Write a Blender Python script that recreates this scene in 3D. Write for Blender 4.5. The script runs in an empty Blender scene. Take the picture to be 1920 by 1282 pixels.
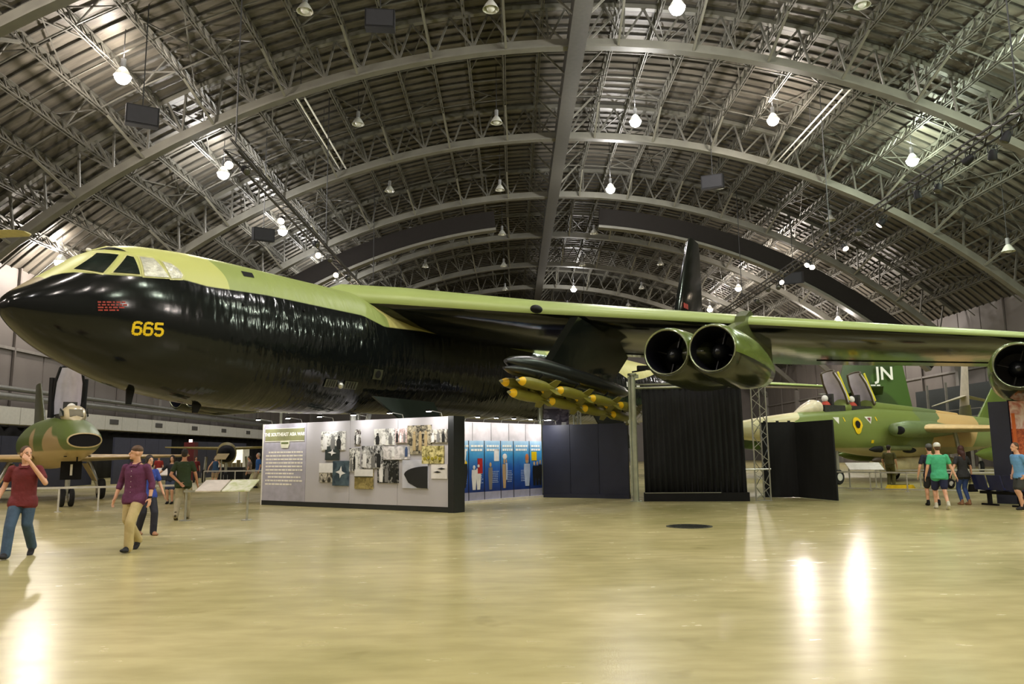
import bpy, bmesh, math, random
from mathutils import Vector, Matrix
random.seed(7)
PI = math.pi
SC = bpy.context.scene
COL = SC.collection

# ------------------------------------------------------------------ camera, world, exposure
cam_d = bpy.data.cameras.new('camera'); cam = bpy.data.objects.new('camera', cam_d); COL.objects.link(cam)
cam_d.sensor_width = 36.0; cam_d.lens = 36.0 * 1450 / 1920; cam_d.clip_end = 400
PITCH, ROLL = math.atan(209 / 1450), 0.0107
f_ = Vector((0, math.cos(PITCH), math.sin(PITCH))); u_ = Vector((0, -math.sin(PITCH), math.cos(PITCH))); r_ = Vector((1, 0, 0))
R_ = r_ * math.cos(ROLL) - u_ * math.sin(ROLL); U_ = u_ * math.cos(ROLL) + r_ * math.sin(ROLL)
mw = Matrix((R_, U_, -f_)).transposed().to_4x4(); mw.translation = (0, 0, 1.6)
cam.matrix_world = mw
SC.camera = cam
w = bpy.data.worlds.new('world'); SC.world = w; w.use_nodes = True
w.node_tree.nodes['Background'].inputs[0].default_value = (.8, .85, 1, 1)
w.node_tree.nodes['Background'].inputs[1].default_value = 0.02
SC.view_settings.view_transform = 'Standard'; SC.view_settings.look = 'None'
SC.view_settings.exposure = -0.08; SC.view_settings.gamma = 1.0; SC.view_settings.use_curve_mapping = False
LAMP_E = 40.0           # emission of the glowing lamp globes
LAMP_W = 2150.0         # watts of each lit roof lamp
SPOT_E = 350.0          # watts of the warm spotlights on the lighting trusses
try:
    SC.cycles.use_denoising = True; SC.cycles.max_bounces = 6; SC.cycles.sample_clamp_indirect = 6.0
    SC.cycles.caustics_reflective = False; SC.cycles.caustics_refractive = False
except Exception: pass

# ------------------------------------------------------------------ materials
def srgb(r, g, b):
    f = lambda c: (c / 255 / 12.92) if c / 255 <= .04045 else ((c / 255 + .055) / 1.055) ** 2.4
    return (f(r), f(g), f(b), 1.0)
MATS = {}
def mat(name, col, rough=.5, metal=0., var=.12, scale=4., bump=0., bscale=20., emit=None, es=0., alpha=1., trans=0., col2=None, thresh=None, spec=.5, stretch=None):
    """procedural principled material: base colour broken up by noise (or a second colour in patches), optional bump"""
    if name in MATS: return MATS[name]
    m = bpy.data.materials.new(name); m.use_nodes = True; MATS[name] = m
    nt = m.node_tree; N = nt.nodes; L = nt.links; b = N['Principled BSDF']
    b.inputs['Roughness'].default_value = rough; b.inputs['Metallic'].default_value = metal
    b.inputs['Specular IOR Level'].default_value = spec
    tc = N.new('ShaderNodeTexCoord'); mp = N.new('ShaderNodeMapping'); L.new(tc.outputs['Object'], mp.inputs[0])
    if stretch: mp.inputs['Scale'].default_value = stretch
    no = N.new('ShaderNodeTexNoise'); no.inputs['Scale'].default_value = scale; no.inputs['Detail'].default_value = 4
    L.new(mp.outputs[0], no.inputs['Vector'])
    cr = N.new('ShaderNodeValToRGB'); L.new(no.outputs['Fac'], cr.inputs[0])
    if col2 is None:
        cr.color_ramp.elements[0].position = .3; cr.color_ramp.elements[1].position = .7
        cr.color_ramp.elements[0].color = tuple(c * (1 - var) for c in col[:3]) + (1,)
        cr.color_ramp.elements[1].color = tuple(min(1, c * (1 + var)) for c in col[:3]) + (1,)
    else:
        t = thresh or .5
        cr.color_ramp.elements[0].position = t - .02; cr.color_ramp.elements[1].position = t + .02
        cr.color_ramp.elements[0].color = col; cr.color_ramp.elements[1].color = col2
    L.new(cr.outputs[0], b.inputs['Base Color'])
    if bump:
        n2 = N.new('ShaderNodeTexNoise'); n2.inputs['Scale'].default_value = bscale; n2.inputs['Detail'].default_value = 3
        L.new(mp.outputs[0], n2.inputs['Vector'])
        bm = N.new('ShaderNodeBump'); bm.inputs['Strength'].default_value = bump; bm.inputs['Distance'].default_value = .05
        L.new(n2.outputs['Fac'], bm.inputs['Height']); L.new(bm.outputs[0], b.inputs['Normal'])
    if emit is not None:
        b.inputs['Emission Color'].default_value = emit; b.inputs['Emission Strength'].default_value = es
    if trans: b.inputs['Transmission Weight'].default_value = trans
    if alpha < 1: b.inputs['Alpha'].default_value = alpha
    return m

# ------------------------------------------------------------------ mesh building
class MB:
    def __init__(s): s.v = []; s.f = []; s.m = []
    def add(s, vs, fs, mi=0):
        o = len(s.v); s.v += [tuple(p) for p in vs]; s.f += [tuple(i + o for i in q) for q in fs]; s.m += [mi] * len(fs); return s
    def box(s, x, y, z, sx, sy, sz, mi=0):
        a, b, c = sx / 2, sy / 2, sz / 2
        return s.add([(x + i * a, y + j * b, z + k * c) for i in (-1, 1) for j in (-1, 1) for k in (-1, 1)],
                     [(0, 1, 3, 2), (4, 6, 7, 5), (0, 4, 5, 1), (2, 3, 7, 6), (0, 2, 6, 4), (1, 5, 7, 3)], mi)
    def bar(s, p, q, w, h=None, mi=0, up=(0, 0, 1)):
        p, q = Vector(p), Vector(q); h = h or w; d = (q - p).normalized(); u = Vector(up)
        if abs(d.dot(u)) > .98: u = Vector((1, 0, 0))
        x = d.cross(u).normalized(); y = x.cross(d)
        vs = [e + x * i * w / 2 + y * j * h / 2 for e in (p, q) for i in (-1, 1) for j in (-1, 1)]
        return s.add(vs, [(0, 1, 3, 2), (4, 6, 7, 5), (0, 4, 5, 1), (2, 3, 7, 6), (0, 2, 6, 4), (1, 5, 7, 3)], mi)
    def loft(s, rings, mi=0, cap=True, closed=True):
        n = len(rings[0]); vs = [p for r in rings for p in r]; fs = []
        for i in range(len(rings) - 1):
            for j in range(n if closed else n - 1):
                k = (j + 1) % n; fs.append((i * n + j, i * n + k, (i + 1) * n + k, (i + 1) * n + j))
        if cap and closed: fs += [tuple(range(n))[::-1], tuple((len(rings) - 1) * n + j for j in range(n))]
        return s.add(vs, fs, mi)
    def tube(s, pts, r, n=8, mi=0):
        pts = [Vector(p) for p in pts]; rs = r if isinstance(r, (list, tuple)) else [r] * len(pts)
        x = None; rings = []
        for i, p in enumerate(pts):
            d = (pts[min(i + 1, len(pts) - 1)] - pts[max(i - 1, 0)]).normalized()
            if x is None: x = d.orthogonal().normalized()
            x = (x - d * x.dot(d)).normalized(); y = d.cross(x)
            rings.append([p + (x * math.cos(2 * PI * k / n) + y * math.sin(2 * PI * k / n)) * rs[i] for k in range(n)])
        return s.loft(rings, mi)
    def cap(s, p, q, r1, r2, n=10, mi=0):
        """tapered capsule"""
        p, q = Vector(p), Vector(q); d = (q - p); L = d.length or 1e-6; d = d / L; pts = []; rs = []
        for k in range(4):
            t = (k + .15) / 4 * PI / 2; pts.append(p - d * r1 * math.cos(t)); rs.append(max(1e-4, r1 * math.sin(t)))
        pts += [p, q]; rs += [r1, r2]
        for k in range(3, -1, -1):
            t = (k + .15) / 4 * PI / 2; pts.append(q + d * r2 * math.cos(t)); rs.append(max(1e-4, r2 * math.sin(t)))
        x = d.orthogonal().normalized(); y = d.cross(x)
        return s.loft([[c + (x * math.cos(2 * PI * k / n) + y * math.sin(2 * PI * k / n)) * r for k in range(n)] for c, r in zip(pts, rs)], mi)
    def ell(s, c, r, nu=14, nv=9, M=None, mi=0):
        c = Vector(c); rings = []
        for i in range(nv + 1):
            t = -PI / 2 + PI * i / nv; t = max(min(t, PI / 2 - .02), -PI / 2 + .02); ring = []
            for j in range(nu):
                a = 2 * PI * j / nu; p = Vector((r[0] * math.cos(t) * math.cos(a), r[1] * math.cos(t) * math.sin(a), r[2] * math.sin(t)))
                if M: p = M @ p
                ring.append(c + p)
            rings.append(ring)
        return s.loft(rings, mi)
    def prism(s, poly, off, mi=0):
        o = Vector(off); n = len(poly); a = [Vector(p) for p in poly]
        vs = a + [p + o for p in a]
        fs = [tuple(range(n))[::-1], tuple(range(n, 2 * n))] + [(i, (i + 1) % n, n + (i + 1) % n, n + i) for i in range(n)]
        return s.add(vs, fs, mi)
    def disc(s, c, r, ax, n=24, mi=0):
        c = Vector(c); d = Vector(ax).normalized(); x = d.orthogonal().normalized(); y = d.cross(x)
        return s.add([c + (x * math.cos(2 * PI * k / n) + y * math.sin(2 * PI * k / n)) * r for k in range(n)], [tuple(range(n))], mi)
    def mesh(s, name, mats, smooth=None):
        me = bpy.data.meshes.new(name); me.from_pydata(s.v, [], s.f)
        for m in (mats if isinstance(mats, (list, tuple)) else [mats]): me.materials.append(m)
        me.polygons.foreach_set('material_index', s.m)
        b = bmesh.new(); b.from_mesh(me); bmesh.ops.recalc_face_normals(b, faces=b.faces[:]); b.to_mesh(me); b.free()
        if smooth is not None:
            me.polygons.foreach_set('use_smooth', [True] * len(me.polygons))
            if smooth: me.set_sharp_from_angle(angle=math.radians(smooth))
        me.update(); return me
    def build(s, name, mats, parent=None, smooth=None):
        return link(name, s.mesh(name, mats, smooth), parent)
def link(name, me, parent=None):
    o = bpy.data.objects.new(name, me); COL.objects.link(o)
    if parent: o.parent = parent
    return o
def tag(o, label, cat=None, group=None, kind=None):
    if label: o['label'] = label
    if cat: o['category'] = cat
    if group: o['group'] = group
    if kind: o['kind'] = kind
    return o
def thing(name, label, cat, loc=(0, 0, 0), rz=0., group=None, kind=None):
    o = bpy.data.objects.new(name, None); COL.objects.link(o); o.empty_display_size = .2
    o.location = loc; o.rotation_euler = (0, 0, rz); return tag(o, label, cat, group, kind)
def copy_tree(o, parent=None):
    c = o.copy(); COL.objects.link(c); c.parent = parent
    for ch in list(o.children): copy_tree(ch, c)
    return c
def textmesh(name, body, size, mats, ext=.002, bold=0.):
    cu = bpy.data.curves.new(name, 'FONT'); cu.body = body; cu.size = size; cu.extrude = ext; cu.offset = bold
    cu.align_x = 'CENTER'; cu.align_y = 'CENTER'; cu.resolution_u = 2
    o = bpy.data.objects.new('tmp_text', cu); COL.objects.link(o)
    dg = bpy.context.evaluated_depsgraph_get(); me = bpy.data.meshes.new_from_object(o.evaluated_get(dg))
    bpy.data.objects.remove(o); me.name = name; me.materials.clear(); me.materials.append(mats); return me
def remesh(mb, name, mats, voxel, it=3):
    me = mb.mesh(name, mats); o = bpy.data.objects.new('tmp_remesh', me); COL.objects.link(o)
    md = o.modifiers.new('r', 'REMESH'); md.mode = 'VOXEL'; md.voxel_size = voxel; md.use_smooth_shade = True
    if it: sm = o.modifiers.new('s', 'SMOOTH'); sm.factor = .5; sm.iterations = it
    dg = bpy.context.evaluated_depsgraph_get(); r = bpy.data.meshes.new_from_object(o.evaluated_get(dg))
    bpy.data.objects.remove(o); bpy.data.meshes.remove(me); r.name = name; r.materials.clear(); r.materials.append(mats)
    return r
def hermite(S, V, s):
    """smooth monotone interpolation of V over the stations S"""
    n = len(S); d = [(V[i + 1] - V[i]) / (S[i + 1] - S[i]) for i in range(n - 1)]
    m = [d[0]] + [0 if d[i - 1] * d[i] <= 0 else 2 * d[i - 1] * d[i] / (d[i - 1] + d[i]) for i in range(1, n - 1)] + [d[-1]]
    i = 0
    while i < n - 2 and s > S[i + 1]: i += 1
    h = S[i + 1] - S[i]; t = min(max((s - S[i]) / h, 0), 1)
    return (2*t**3-3*t*t+1)*V[i] + (t**3-2*t*t+t)*h*m[i] + (-2*t**3+3*t*t)*V[i+1] + (t**3-t*t)*h*m[i+1]

# materials shared by the hall
M_deck = mat('roof_deck', srgb(92, 87, 78), .5, .15, .35, .5, .3, 3, stretch=(1, 6, 1))
M_steel = mat('painted_roof_steel', srgb(90, 88, 80), .5, .2, .15, 2)
M_rib = mat('painted_rib_steel', srgb(100, 98, 88), .5, .1, .12, 1)
M_wall = mat('wall_cladding', srgb(102, 96, 91), .6, .1, .08, .6)
M_col = mat('wall_column_steel', srgb(120, 116, 110), .5, .2)
M_dark = mat('dark_brown_header', srgb(25, 21, 18), .8, spec=.25)
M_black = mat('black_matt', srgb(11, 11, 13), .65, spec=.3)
M_navy = mat('navy_panel', srgb(24, 28, 46), .55)
M_white = mat('white_paint', srgb(226, 224, 216), .45)
M_chrome = mat('brushed_aluminium', srgb(190, 192, 186), .3, .8)
M_grey = mat('mid_grey', srgb(120, 120, 120), .5)
M_rubber = mat('tyre_rubber', srgb(22, 22, 22), .8)
M_yellow = mat('yellow_paint', srgb(232, 196, 20), .4)
M_red = mat('red_paint', srgb(150, 24, 18), .45)
M_glass = mat('clear_glass', srgb(200, 215, 205), .05, 0, .02, 3, trans=.9)
M_cable = mat('dark_cable', srgb(30, 30, 30), .6)

# ------------------------------------------------------------------ the hall
SP = 14.0; XC = 4.4; RC = 3.81 * SP; ZTOP = 26.2; ZC = ZTOP - RC; RD = RC + 3.0     # arch of the ribs
XL, XR = -33.6, 42.4; YB, YE = -16.0, 138.0
RIBS = [44.5 + SP * k for k in range(-4, 7)]
AL, AR = -math.asin((XC - XL) / RC), math.asin((XR - XC) / RC)
ZWL = ZWR = ZC + math.sqrt(RD ** 2 - (XR - XC) ** 2); DA = math.asin((XR - XC + .15) / RD)   # wall top, half angle of the deck
def arc(R, a, y=0.): return Vector((XC + R * math.sin(a), y, ZC + R * math.cos(a)))

def floor_mat():
    m = bpy.data.materials.new('sealed_concrete'); m.use_nodes = True; nt = m.node_tree; N = nt.nodes; L = nt.links; b = N['Principled BSDF']
    tc = N.new('ShaderNodeTexCoord')
    def noise(sc, det, st=(1, 1, 1)):
        mp = N.new('ShaderNodeMapping'); mp.inputs['Scale'].default_value = st; L.new(tc.outputs['Object'], mp.inputs[0])
        n = N.new('ShaderNodeTexNoise'); n.inputs['Scale'].default_value = sc; n.inputs['Detail'].default_value = det; L.new(mp.outputs[0], n.inputs['Vector']); return n
    b.inputs['Specular IOR Level'].default_value = .36
    a = noise(.35, 5); c1 = N.new('ShaderNodeValToRGB'); L.new(a.outputs['Fac'], c1.inputs[0])
    e = c1.color_ramp.elements; e[0].position = .32; e[0].color = srgb(172, 164, 112); e[1].position = .68; e[1].color = srgb(206, 194, 142)
    d = noise(2.2, 6, (.6, 1.6, 1)); c2 = N.new('ShaderNodeValToRGB'); L.new(d.outputs['Fac'], c2.inputs[0])
    e = c2.color_ramp.elements; e[0].position = .36; e[0].color = (.8, .8, .76, 1); e[1].position = .6; e[1].color = (1, 1, 1, 1)
    mx = N.new('ShaderNodeMix'); mx.data_type = 'RGBA'; mx.blend_type = 'MULTIPLY'; mx.inputs[0].default_value = .7
    L.new(c1.outputs[0], mx.inputs[6]); L.new(c2.outputs[0], mx.inputs[7])
    k = noise(.9, 3); k.inputs['Scale'].default_value = 1.1; c3 = N.new('ShaderNodeValToRGB'); L.new(k.outputs['Fac'], c3.inputs[0])
    e = c3.color_ramp.elements; e[0].position = .25; e[0].color = (.62, .6, .52, 1); e[1].position = .33; e[1].color = (1, 1, 1, 1)
    m2 = N.new('ShaderNodeMix'); m2.data_type = 'RGBA'; m2.blend_type = 'MULTIPLY'; m2.inputs[0].default_value = .55
    L.new(mx.outputs[2], m2.inputs[6]); L.new(c3.outputs[0], m2.inputs[7]); L.new(m2.outputs[2], b.inputs['Base Color'])
    rr = N.new('ShaderNodeMapRange'); rr.inputs[3].default_value = .2; rr.inputs[4].default_value = .31; L.new(d.outputs['Fac'], rr.inputs[0]); L.new(rr.outputs[0], b.inputs['Roughness'])
    bp = N.new('ShaderNodeBump'); bp.inputs['Strength'].default_value = .02; bp.inputs['Distance'].default_value = .01
    g = noise(5, 3, (.5, 2, 1)); L.new(g.outputs['Fac'], bp.inputs['Height'])
    return m
fl = MB().box((XL + XR) / 2, (YB + YE) / 2, -.15, XR - XL, YE - YB, .3).build('floor', floor_mat())
tag(fl, 'pale yellow-green polished concrete hangar floor', kind='structure')
for nm, x, h, sg in (('wall_left', XL - .2, ZWL, 1), ('wall_right', XR + .2, ZWR, -1)):
    wl = tag(MB().box(x, (YB + YE) / 2, h / 2, .3, YE - YB, h).build(nm, M_col), 'grey metal-clad side wall of the hangar', kind='structure')
    pan = MB().box(0, 0, 0, .08, 3.36, 1).mesh('cladding_panel', M_wall)
    girt = MB().box(0, 0, 0, .22, SP, .2).mesh('girt', M_col)
    clm = MB().box(0, 0, 0, .55, .18, 1).box(.27, 0, 0, .06, .5, 1).box(-.27, 0, 0, .06, .5, 1).mesh('column', M_col)
    for yr in RIBS[:-1]:
        for k in range(4):
            for z0, z1 in ((0, 4.6), (4.66, 8.9), (8.96, h - .1)):
                p = link('cladding_panel', pan, wl); p.location = (x + sg * .19, yr + 1.75 + k * 3.5, (z0 + z1) / 2); p.scale = (1, 1, z1 - z0)
        for z in (4.6, 8.9): g = link('girt', girt, wl); g.location = (x + sg * .3, yr + SP / 2, z)
    for yr in RIBS: c = link('column', clm, wl); c.location = (x + sg * .5, yr, 5.2); c.scale = (1, 1, 10.4)
    # small intermediate wind posts
    wp = MB().box(0, 0, 0, .16, .16, 1).mesh('wind_post', M_wall)
    for yr in RIBS[:-1]:
        c = link('wind_post', wp, wl); c.location = (x + sg * .35, yr + SP / 2, h / 2); c.scale = (1, 1, h)
for nm, y in (('wall_far', YE + .2), ('wall_behind_camera', YB - .2)):
    pts = [(XL - .4, y, 0), (XR + .4, y, 0)] + [tuple(arc(RD + .1, DA - 2 * DA * t / 20, y)) for t in range(21)]
    tag(MB().prism(pts, (0, .3 if y > 0 else -.3, 0)).build(nm, M_wall), 'grey metal end wall of the hangar', kind='structure')

# roof deck
NA = 48
mb = MB(); angs = [-DA + 2 * DA * i / NA for i in range(NA + 1)]
mb.loft([[arc(RD, a, YB) for a in angs] + [arc(RD + .25, a, YB) for a in reversed(angs)], [arc(RD, a, YE) for a in angs] + [arc(RD + .25, a, YE) for a in reversed(angs)]])
ceiling = tag(mb.build('ceiling', M_deck), 'arched grey metal roof deck on open steel trusses', kind='structure')
# deck bars running across the vault
mb = MB(); mb.loft([[arc(RD - h, a, yy) for h, yy in ((0, -.04), (.14, -.04), (.14, .04), (0, .04))] for a in angs])
barm = mb.mesh('deck_bar', mat('deck_bar_steel', srgb(62, 60, 54), .5, .3))
y = 6.0
while y < YE - 1:
    o = link('deck_bar', barm, ceiling); o.location = (0, y, 0); y += .93
# ribs
NP = 14                                           # purlins on each side of the ridge
STEP = 2.42 / RD
def boxarc(R, wdt, hgt, a0, a1, n=40):
    return MB().loft([[arc(R + dh, a0 + (a1 - a0) * i / n, yy) for dh, yy in ((0, -wdt / 2), (hgt, -wdt / 2), (hgt, wdt / 2), (0, wdt / 2))] for i in range(n + 1)])
m_bc = boxarc(RC, .55, .12, AL, AR); m_bc.loft([[arc(RC + .12 + dh, AL + (AR - AL) * i / 40, yy) for dh, yy in ((0, -.09), (.5, -.09), (.5, .09), (0, .09))] for i in range(41)])
m_bc = m_bc.mesh('bottom_chord', M_rib)
m_tc = boxarc(RD - .35, .35, .3, -DA + .01, DA - .01).mesh('top_chord', M_rib)
m_web = MB(); k = 0; a = -DA + .02
while a < DA - STEP:
    b = a + STEP * .5; c = a + STEP
    m_web.bar(arc(RC + .55, a), arc(RD - .3, b), .12, .12); m_web.bar(arc(RD - .3, b), arc(RC + .55, c), .12, .12)
    if k % 2 == 0: m_web.bar(arc(RC + .55, a), arc(RD - .3, a), .12, .12)
    a = c; k += 1
m_web = m_web.mesh('web', M_steel)
for yr in RIBS:
    e = bpy.data.objects.new('roof_rib', None); COL.objects.link(e); e.parent = ceiling; e.location = (0, yr, 0)
    for nm, me in (('bottom_chord', m_bc), ('top_chord', m_tc), ('web', m_web)): link(nm, me, e)
# purlin trusses between ribs
D_P = 1.25
pm = MB().box(0, SP / 2, -.08, .2, SP, .12).box(-.07, SP / 2, -D_P, .05, SP, .1).box(.07, SP / 2, -D_P, .05, SP, .1)
n = 14
for k in range(n):
    y0 = SP * k / n; y1 = SP * (k + .5) / n; y2 = SP * (k + 1) / n
    pm.bar((0, y0, -.12), (0, y1, -D_P), .07); pm.bar((0, y1, -D_P), (0, y2, -.12), .07)
pm = pm.mesh('purlin_truss', M_steel)
PA = [i * STEP for i in range(-18, 19) if i != 0 and abs(i * STEP) < DA - .015]
for yr in RIBS[2:-1]:
    for a in PA:
        o = link('purlin_truss', pm, ceiling); o.location = arc(RD, a, yr); o.rotation_euler = (0, a, 0)
# knee braces, bridging rods, cross braces
kb = MB().bar((0, .3, 0), (0, 3.1, RD - D_P - RC - .1), .14).bar((0, -.3, 0), (0, -3.1, RD - D_P - RC - .1), .14).mesh('knee_brace', M_rib)
for yr in RIBS[3:]:
    for i, a in enumerate(PA):
        if i % 2 == 0: o = link('knee_brace', kb, ceiling); o.location = arc(RC + .1, a, yr); o.rotation_euler = (0, a, 0)
br = MB().loft([[arc(RD - D_P + .05 + dh, a, yy) for dh, yy in ((0, -.03), (.07, -.03), (.07, .03), (0, .03))] for a in angs]).mesh('bridging_rod', M_steel)
for yr in RIBS[3:-1]:
    for t in (.27, .5, .73): o = link('bridging_rod', br, ceiling); o.location = (0, yr + SP * t, 0)
w2 = STEP * (RD - 1) / 2
cb = MB().bar((-w2, -3.4, 0), (w2, 3.4, 0), .07).bar((w2, -3.4, -.02), (-w2, 3.4, -.02), .07).mesh('cross_brace', M_steel)
cv = MB().bar((-w2, 0, -D_P), (w2, 0, -.1), .07).bar((w2, 0, -D_P), (-w2, 0, -.1), .07).mesh('cross_brace', M_steel)
for j, yr in enumerate(RIBS[3:-1]):
    for i, a in enumerate(PA[:-1]):
        if PA[i + 1] - a > STEP * 1.5: continue
        if (i + j) % 2 == 0: o = link('cross_brace', cb, ceiling); o.location = arc(RD - .25, a + STEP / 2, yr + SP * (.27 if i % 3 else .7)); o.rotation_euler = (0, a + STEP / 2, 0)
        if i % 2 == 1 and j < 5:
            for t in (.27, .73): o = link('cross_brace', cv, ceiling); o.location = arc(RD, a + STEP / 2, yr + SP * t); o.rotation_euler = (0, a + STEP / 2, 0)
# ridge girder
rg = MB().box(XC - .25, (YB + YE) / 2, ZTOP + .5, 1.05, YE - YB, 1.3).build('ridge_girder', mat('girder_steel', srgb(66, 64, 58), .55), ceiling)
rb = MB().bar((-.4, 0, 0), (-2.5, 0, 2.2), .12).bar((.4, 0, 0), (2.5, 0, 2.2), .12).mesh('ridge_brace', M_rib)
y = RIBS[2]
while y < YE - 4:
    o = link('ridge_brace', rb, ceiling); o.location = (XC - .25, y, ZTOP + .1); y += 3.5
# dark arched header hung under a rib
for a0, a1 in ((AL + .01, -.115), (.085, AR - .01)):
    h = boxarc(RC - 2.0, .5, 1.75, a0, a1, 24); hb = h.build('arched_header', M_dark, ceiling); hb.location = (0, RIBS[6] + 2.4, 0)
    t = boxarc(RC - 2.25, .9, .25, a0, a1, 24).build('header_rail', M_rib, ceiling); t.location = (0, RIBS[6] + 2.4, 0)

# ------------------------------------------------------------------ roof lamps
def bulb(name, col): 
    m = bpy.data.materials.new(name); m.use_nodes = True; b = m.node_tree.nodes['Principled BSDF']
    b.inputs['Base Color'].default_value = (.9, .9, .9, 1); b.inputs['Emission Color'].default_value = col; b.inputs['Emission Strength'].default_value = LAMP_E
    try: m.cycles.emission_sampling = 'NONE'
    except Exception: pass
    return m
B_cool, B_warm, B_green = bulb('lamp_white', (1, .96, .93, 1)), bulb('lamp_warm', (1, .9, .82, 1)), bulb('lamp_greenish', (.88, 1, .84, 1))
M_lampglass = mat('prismatic_lamp_glass', srgb(190, 190, 180), .25, 0, .05)
lamp_h = MB().tube([(0, 0, .95), (0, 0, .5)], .13, 10).mesh('ballast', M_grey, 40)
lamp_s = MB().loft([[(r * math.cos(2 * PI * k / 14), r * math.sin(2 * PI * k / 14), z) for k in range(14)] for z, r in ((.5, .12), (.42, .2), (.2, .34), (0, .44), (.0, .42), (.2, .31), (.42, .17))], cap=False).mesh('shade', M_lampglass, 50)
lamp_g = {m.name: MB().ell((0, 0, -.02), (.4, .4, .38), 12, 8).mesh('globe', m, 60) for m in (B_cool, B_warm, B_green)}
lamp_o = MB().ell((0, 0, .15), (.26, .26, .26), 10, 6).mesh('globe', M_lampglass, 60)
ROWS = {'left_wall': (-2.2, .95), 'left_outer': (-1.425, 1.39), 'left_mid': (-.76, 1.64), 'left_inner': (-.066, 1.64), 'right_inner': (.63, 1.64), 'right_mid': (1.32, 1.64), 'right_outer': (2.0, 1.42), 'right_wall': (2.43, .95)}
ROWTXT = {'left_wall': 'row along the left wall', 'left_outer': 'row above the left lighting truss', 'left_mid': 'second row left of the ridge girder', 'left_inner': 'row just left of the ridge girder', 'right_inner': 'row just right of the ridge girder', 'right_mid': 'second row right of the ridge girder', 'right_outer': 'row above the right lighting truss', 'right_wall': 'row along the right wall'}
STA = [-.32, .68, 1.68, 2.68, 3.68, 4.68, 5.68, 6.68, 7.68, 8.6]
ORD = ['rearmost', 'foreground', 'overhead', 'nearest', 'second', 'third', 'fourth', 'fifth', 'sixth', 'farthest']
LIT = {'left_wall': {0: 'w', 1: 'w', 4: 'w'}, 'left_outer': {0: 'w', 1: 'w', 2: 'w', 3: 'w', 4: 'c', 5: 'c', 6: 'c', 7: 'c'}, 'left_mid': {0: 'c', 1: 'w'}, 'left_inner': {0: 'w', 1: 'w'},
       'right_inner': {0: 'w', 1: 'w', 2: 'c', 3: 'c', 4: 'c', 5: 'c', 8: 'c'}, 'right_mid': {0: 'w', 1: 'g', 2: 'c', 4: 'w'}, 'right_outer': {0: 'g', 1: 'g', 2: 'g', 3: 'g', 4: 'g', 6: 'w', 7: 'w', 8: 'w'}, 'right_wall': {0: 'w', 1: 'w', 2: 'g', 6: 'w', 7: 'w'}}
BM = {'c': B_cool, 'w': B_warm, 'g': B_green}
for row, (xs, hs) in ROWS.items():
    for i, st in enumerate(STA):
        lit = LIT[row].get(i); x, y, z = xs * SP, st * SP, hs * SP + 1.6
        if row in ('left_wall', 'right_wall') and i in (3, 5, 8, 9) and not lit: continue
        nm = 'roof_lamp'; t = thing(nm, '%s roof lamp, %s in the %s' % ('glowing white' if lit else 'unlit glass-shaded', ORD[i], ROWTXT[row]), 'lamp', (x, y, z), 0, 'lit roof lamps' if lit else 'unlit roof lamps')
        link('ballast', lamp_h, t); link('shade', lamp_s, t); link('globe', lamp_g[BM[lit].name] if lit else lamp_o, t)
        if lit:
            ld = bpy.data.lights.new('lamp_light', 'POINT'); ld.energy = LAMP_W; ld.shadow_soft_size = .3; ld.color = {'c': (1, .97, .95), 'w': (1, .9, .82), 'g': (.86, 1, .8)}[lit]
            lo = bpy.data.objects.new('lamp_light', ld); COL.objects.link(lo); lo.parent = t; lo.location = (0, 0, -.85)
            up_ = ld.copy(); up_.name = 'lamp_uplight'; up_.energy = LAMP_W * .3; lo = bpy.data.objects.new('lamp_uplight', up_); COL.objects.link(lo); lo.parent = t; lo.location = (0, 0, 1.35)
        aa = math.asin((x - XC) / RD); zr = ZC + RD * math.cos(aa)
        MB().tube([(0, 0, .9), (0, 0, zr - z)], .025, 5).build('hanger_rod', M_cable, t)

# ------------------------------------------------------------------ lighting trusses with spotlights
M_truss = mat('dark_truss_steel', srgb(58, 56, 52), .4, .6)
def light_truss(x, z, y0, y1, side):
    t = thing('lighting_truss', 'long dark lighting truss hung under the %s half of the roof' % side, 'truss', (x, y0, z), 0)
    L = y1 - y0
    for dx, dz in ((-.3, 0), (.3, 0), (0, .5)): MB().tube([(dx, 0, dz), (dx, L, dz)], .06, 6).build('chord', M_truss, t)
    mb = MB(); n = int(L / 1.2)
    for k in range(n):
        a, b = L * k / n, L * (k + 1) / n
        mb.bar((-.3, a, 0), (.3, b, 0), .04); mb.bar((-.3, a, 0), (0, b, .5), .04); mb.bar((.3, b, 0), (0, a, .5), .04)
    mb.build('lacing', M_truss, t)
    for yy in (.6, L * .33, L * .66, L - 1):
        a = math.asin((x - XC) / RD); MB().tube([(0, yy, .5), (0, yy, ZC + RD * math.cos(a) - z)], .035, 5).build('hanger_cable', M_cable, t)
    return t
HT = .985 * SP
XTL, XTR, ZT = -.92 * HT, 1.565 * HT, HT + 1.6
light_truss(XTL, ZT, 33.5, 88, 'left'); light_truss(XTR, ZT, 30.5, 92, 'right')
def spot_mat(nm, col, s):
    m = bpy.data.materials.new(nm); m.use_nodes = True; b = m.node_tree.nodes['Principled BSDF']; b.inputs['Emission Color'].default_value = col; b.inputs['Emission Strength'].default_value = s; return m
M_lens_on = spot_mat('spot_lens_lit', (1, .8, .58, 1), 15); M_lens_off = mat('spot_lens_dark', srgb(60, 58, 50), .2)
sb = MB().tube([(0, 0, -.32), (0, 0, -.3), (0, 0, .02), (0, 0, .14)], [.2, .2, .17, .08], 12).mesh('housing', M_black, 40)
sy = MB().bar((-.22, 0, -.05), (-.22, 0, .3), .03).bar((.22, 0, -.05), (.22, 0, .3), .03).bar((-.23, 0, .3), (.23, 0, .3), .03).mesh('yoke', M_black)
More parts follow.
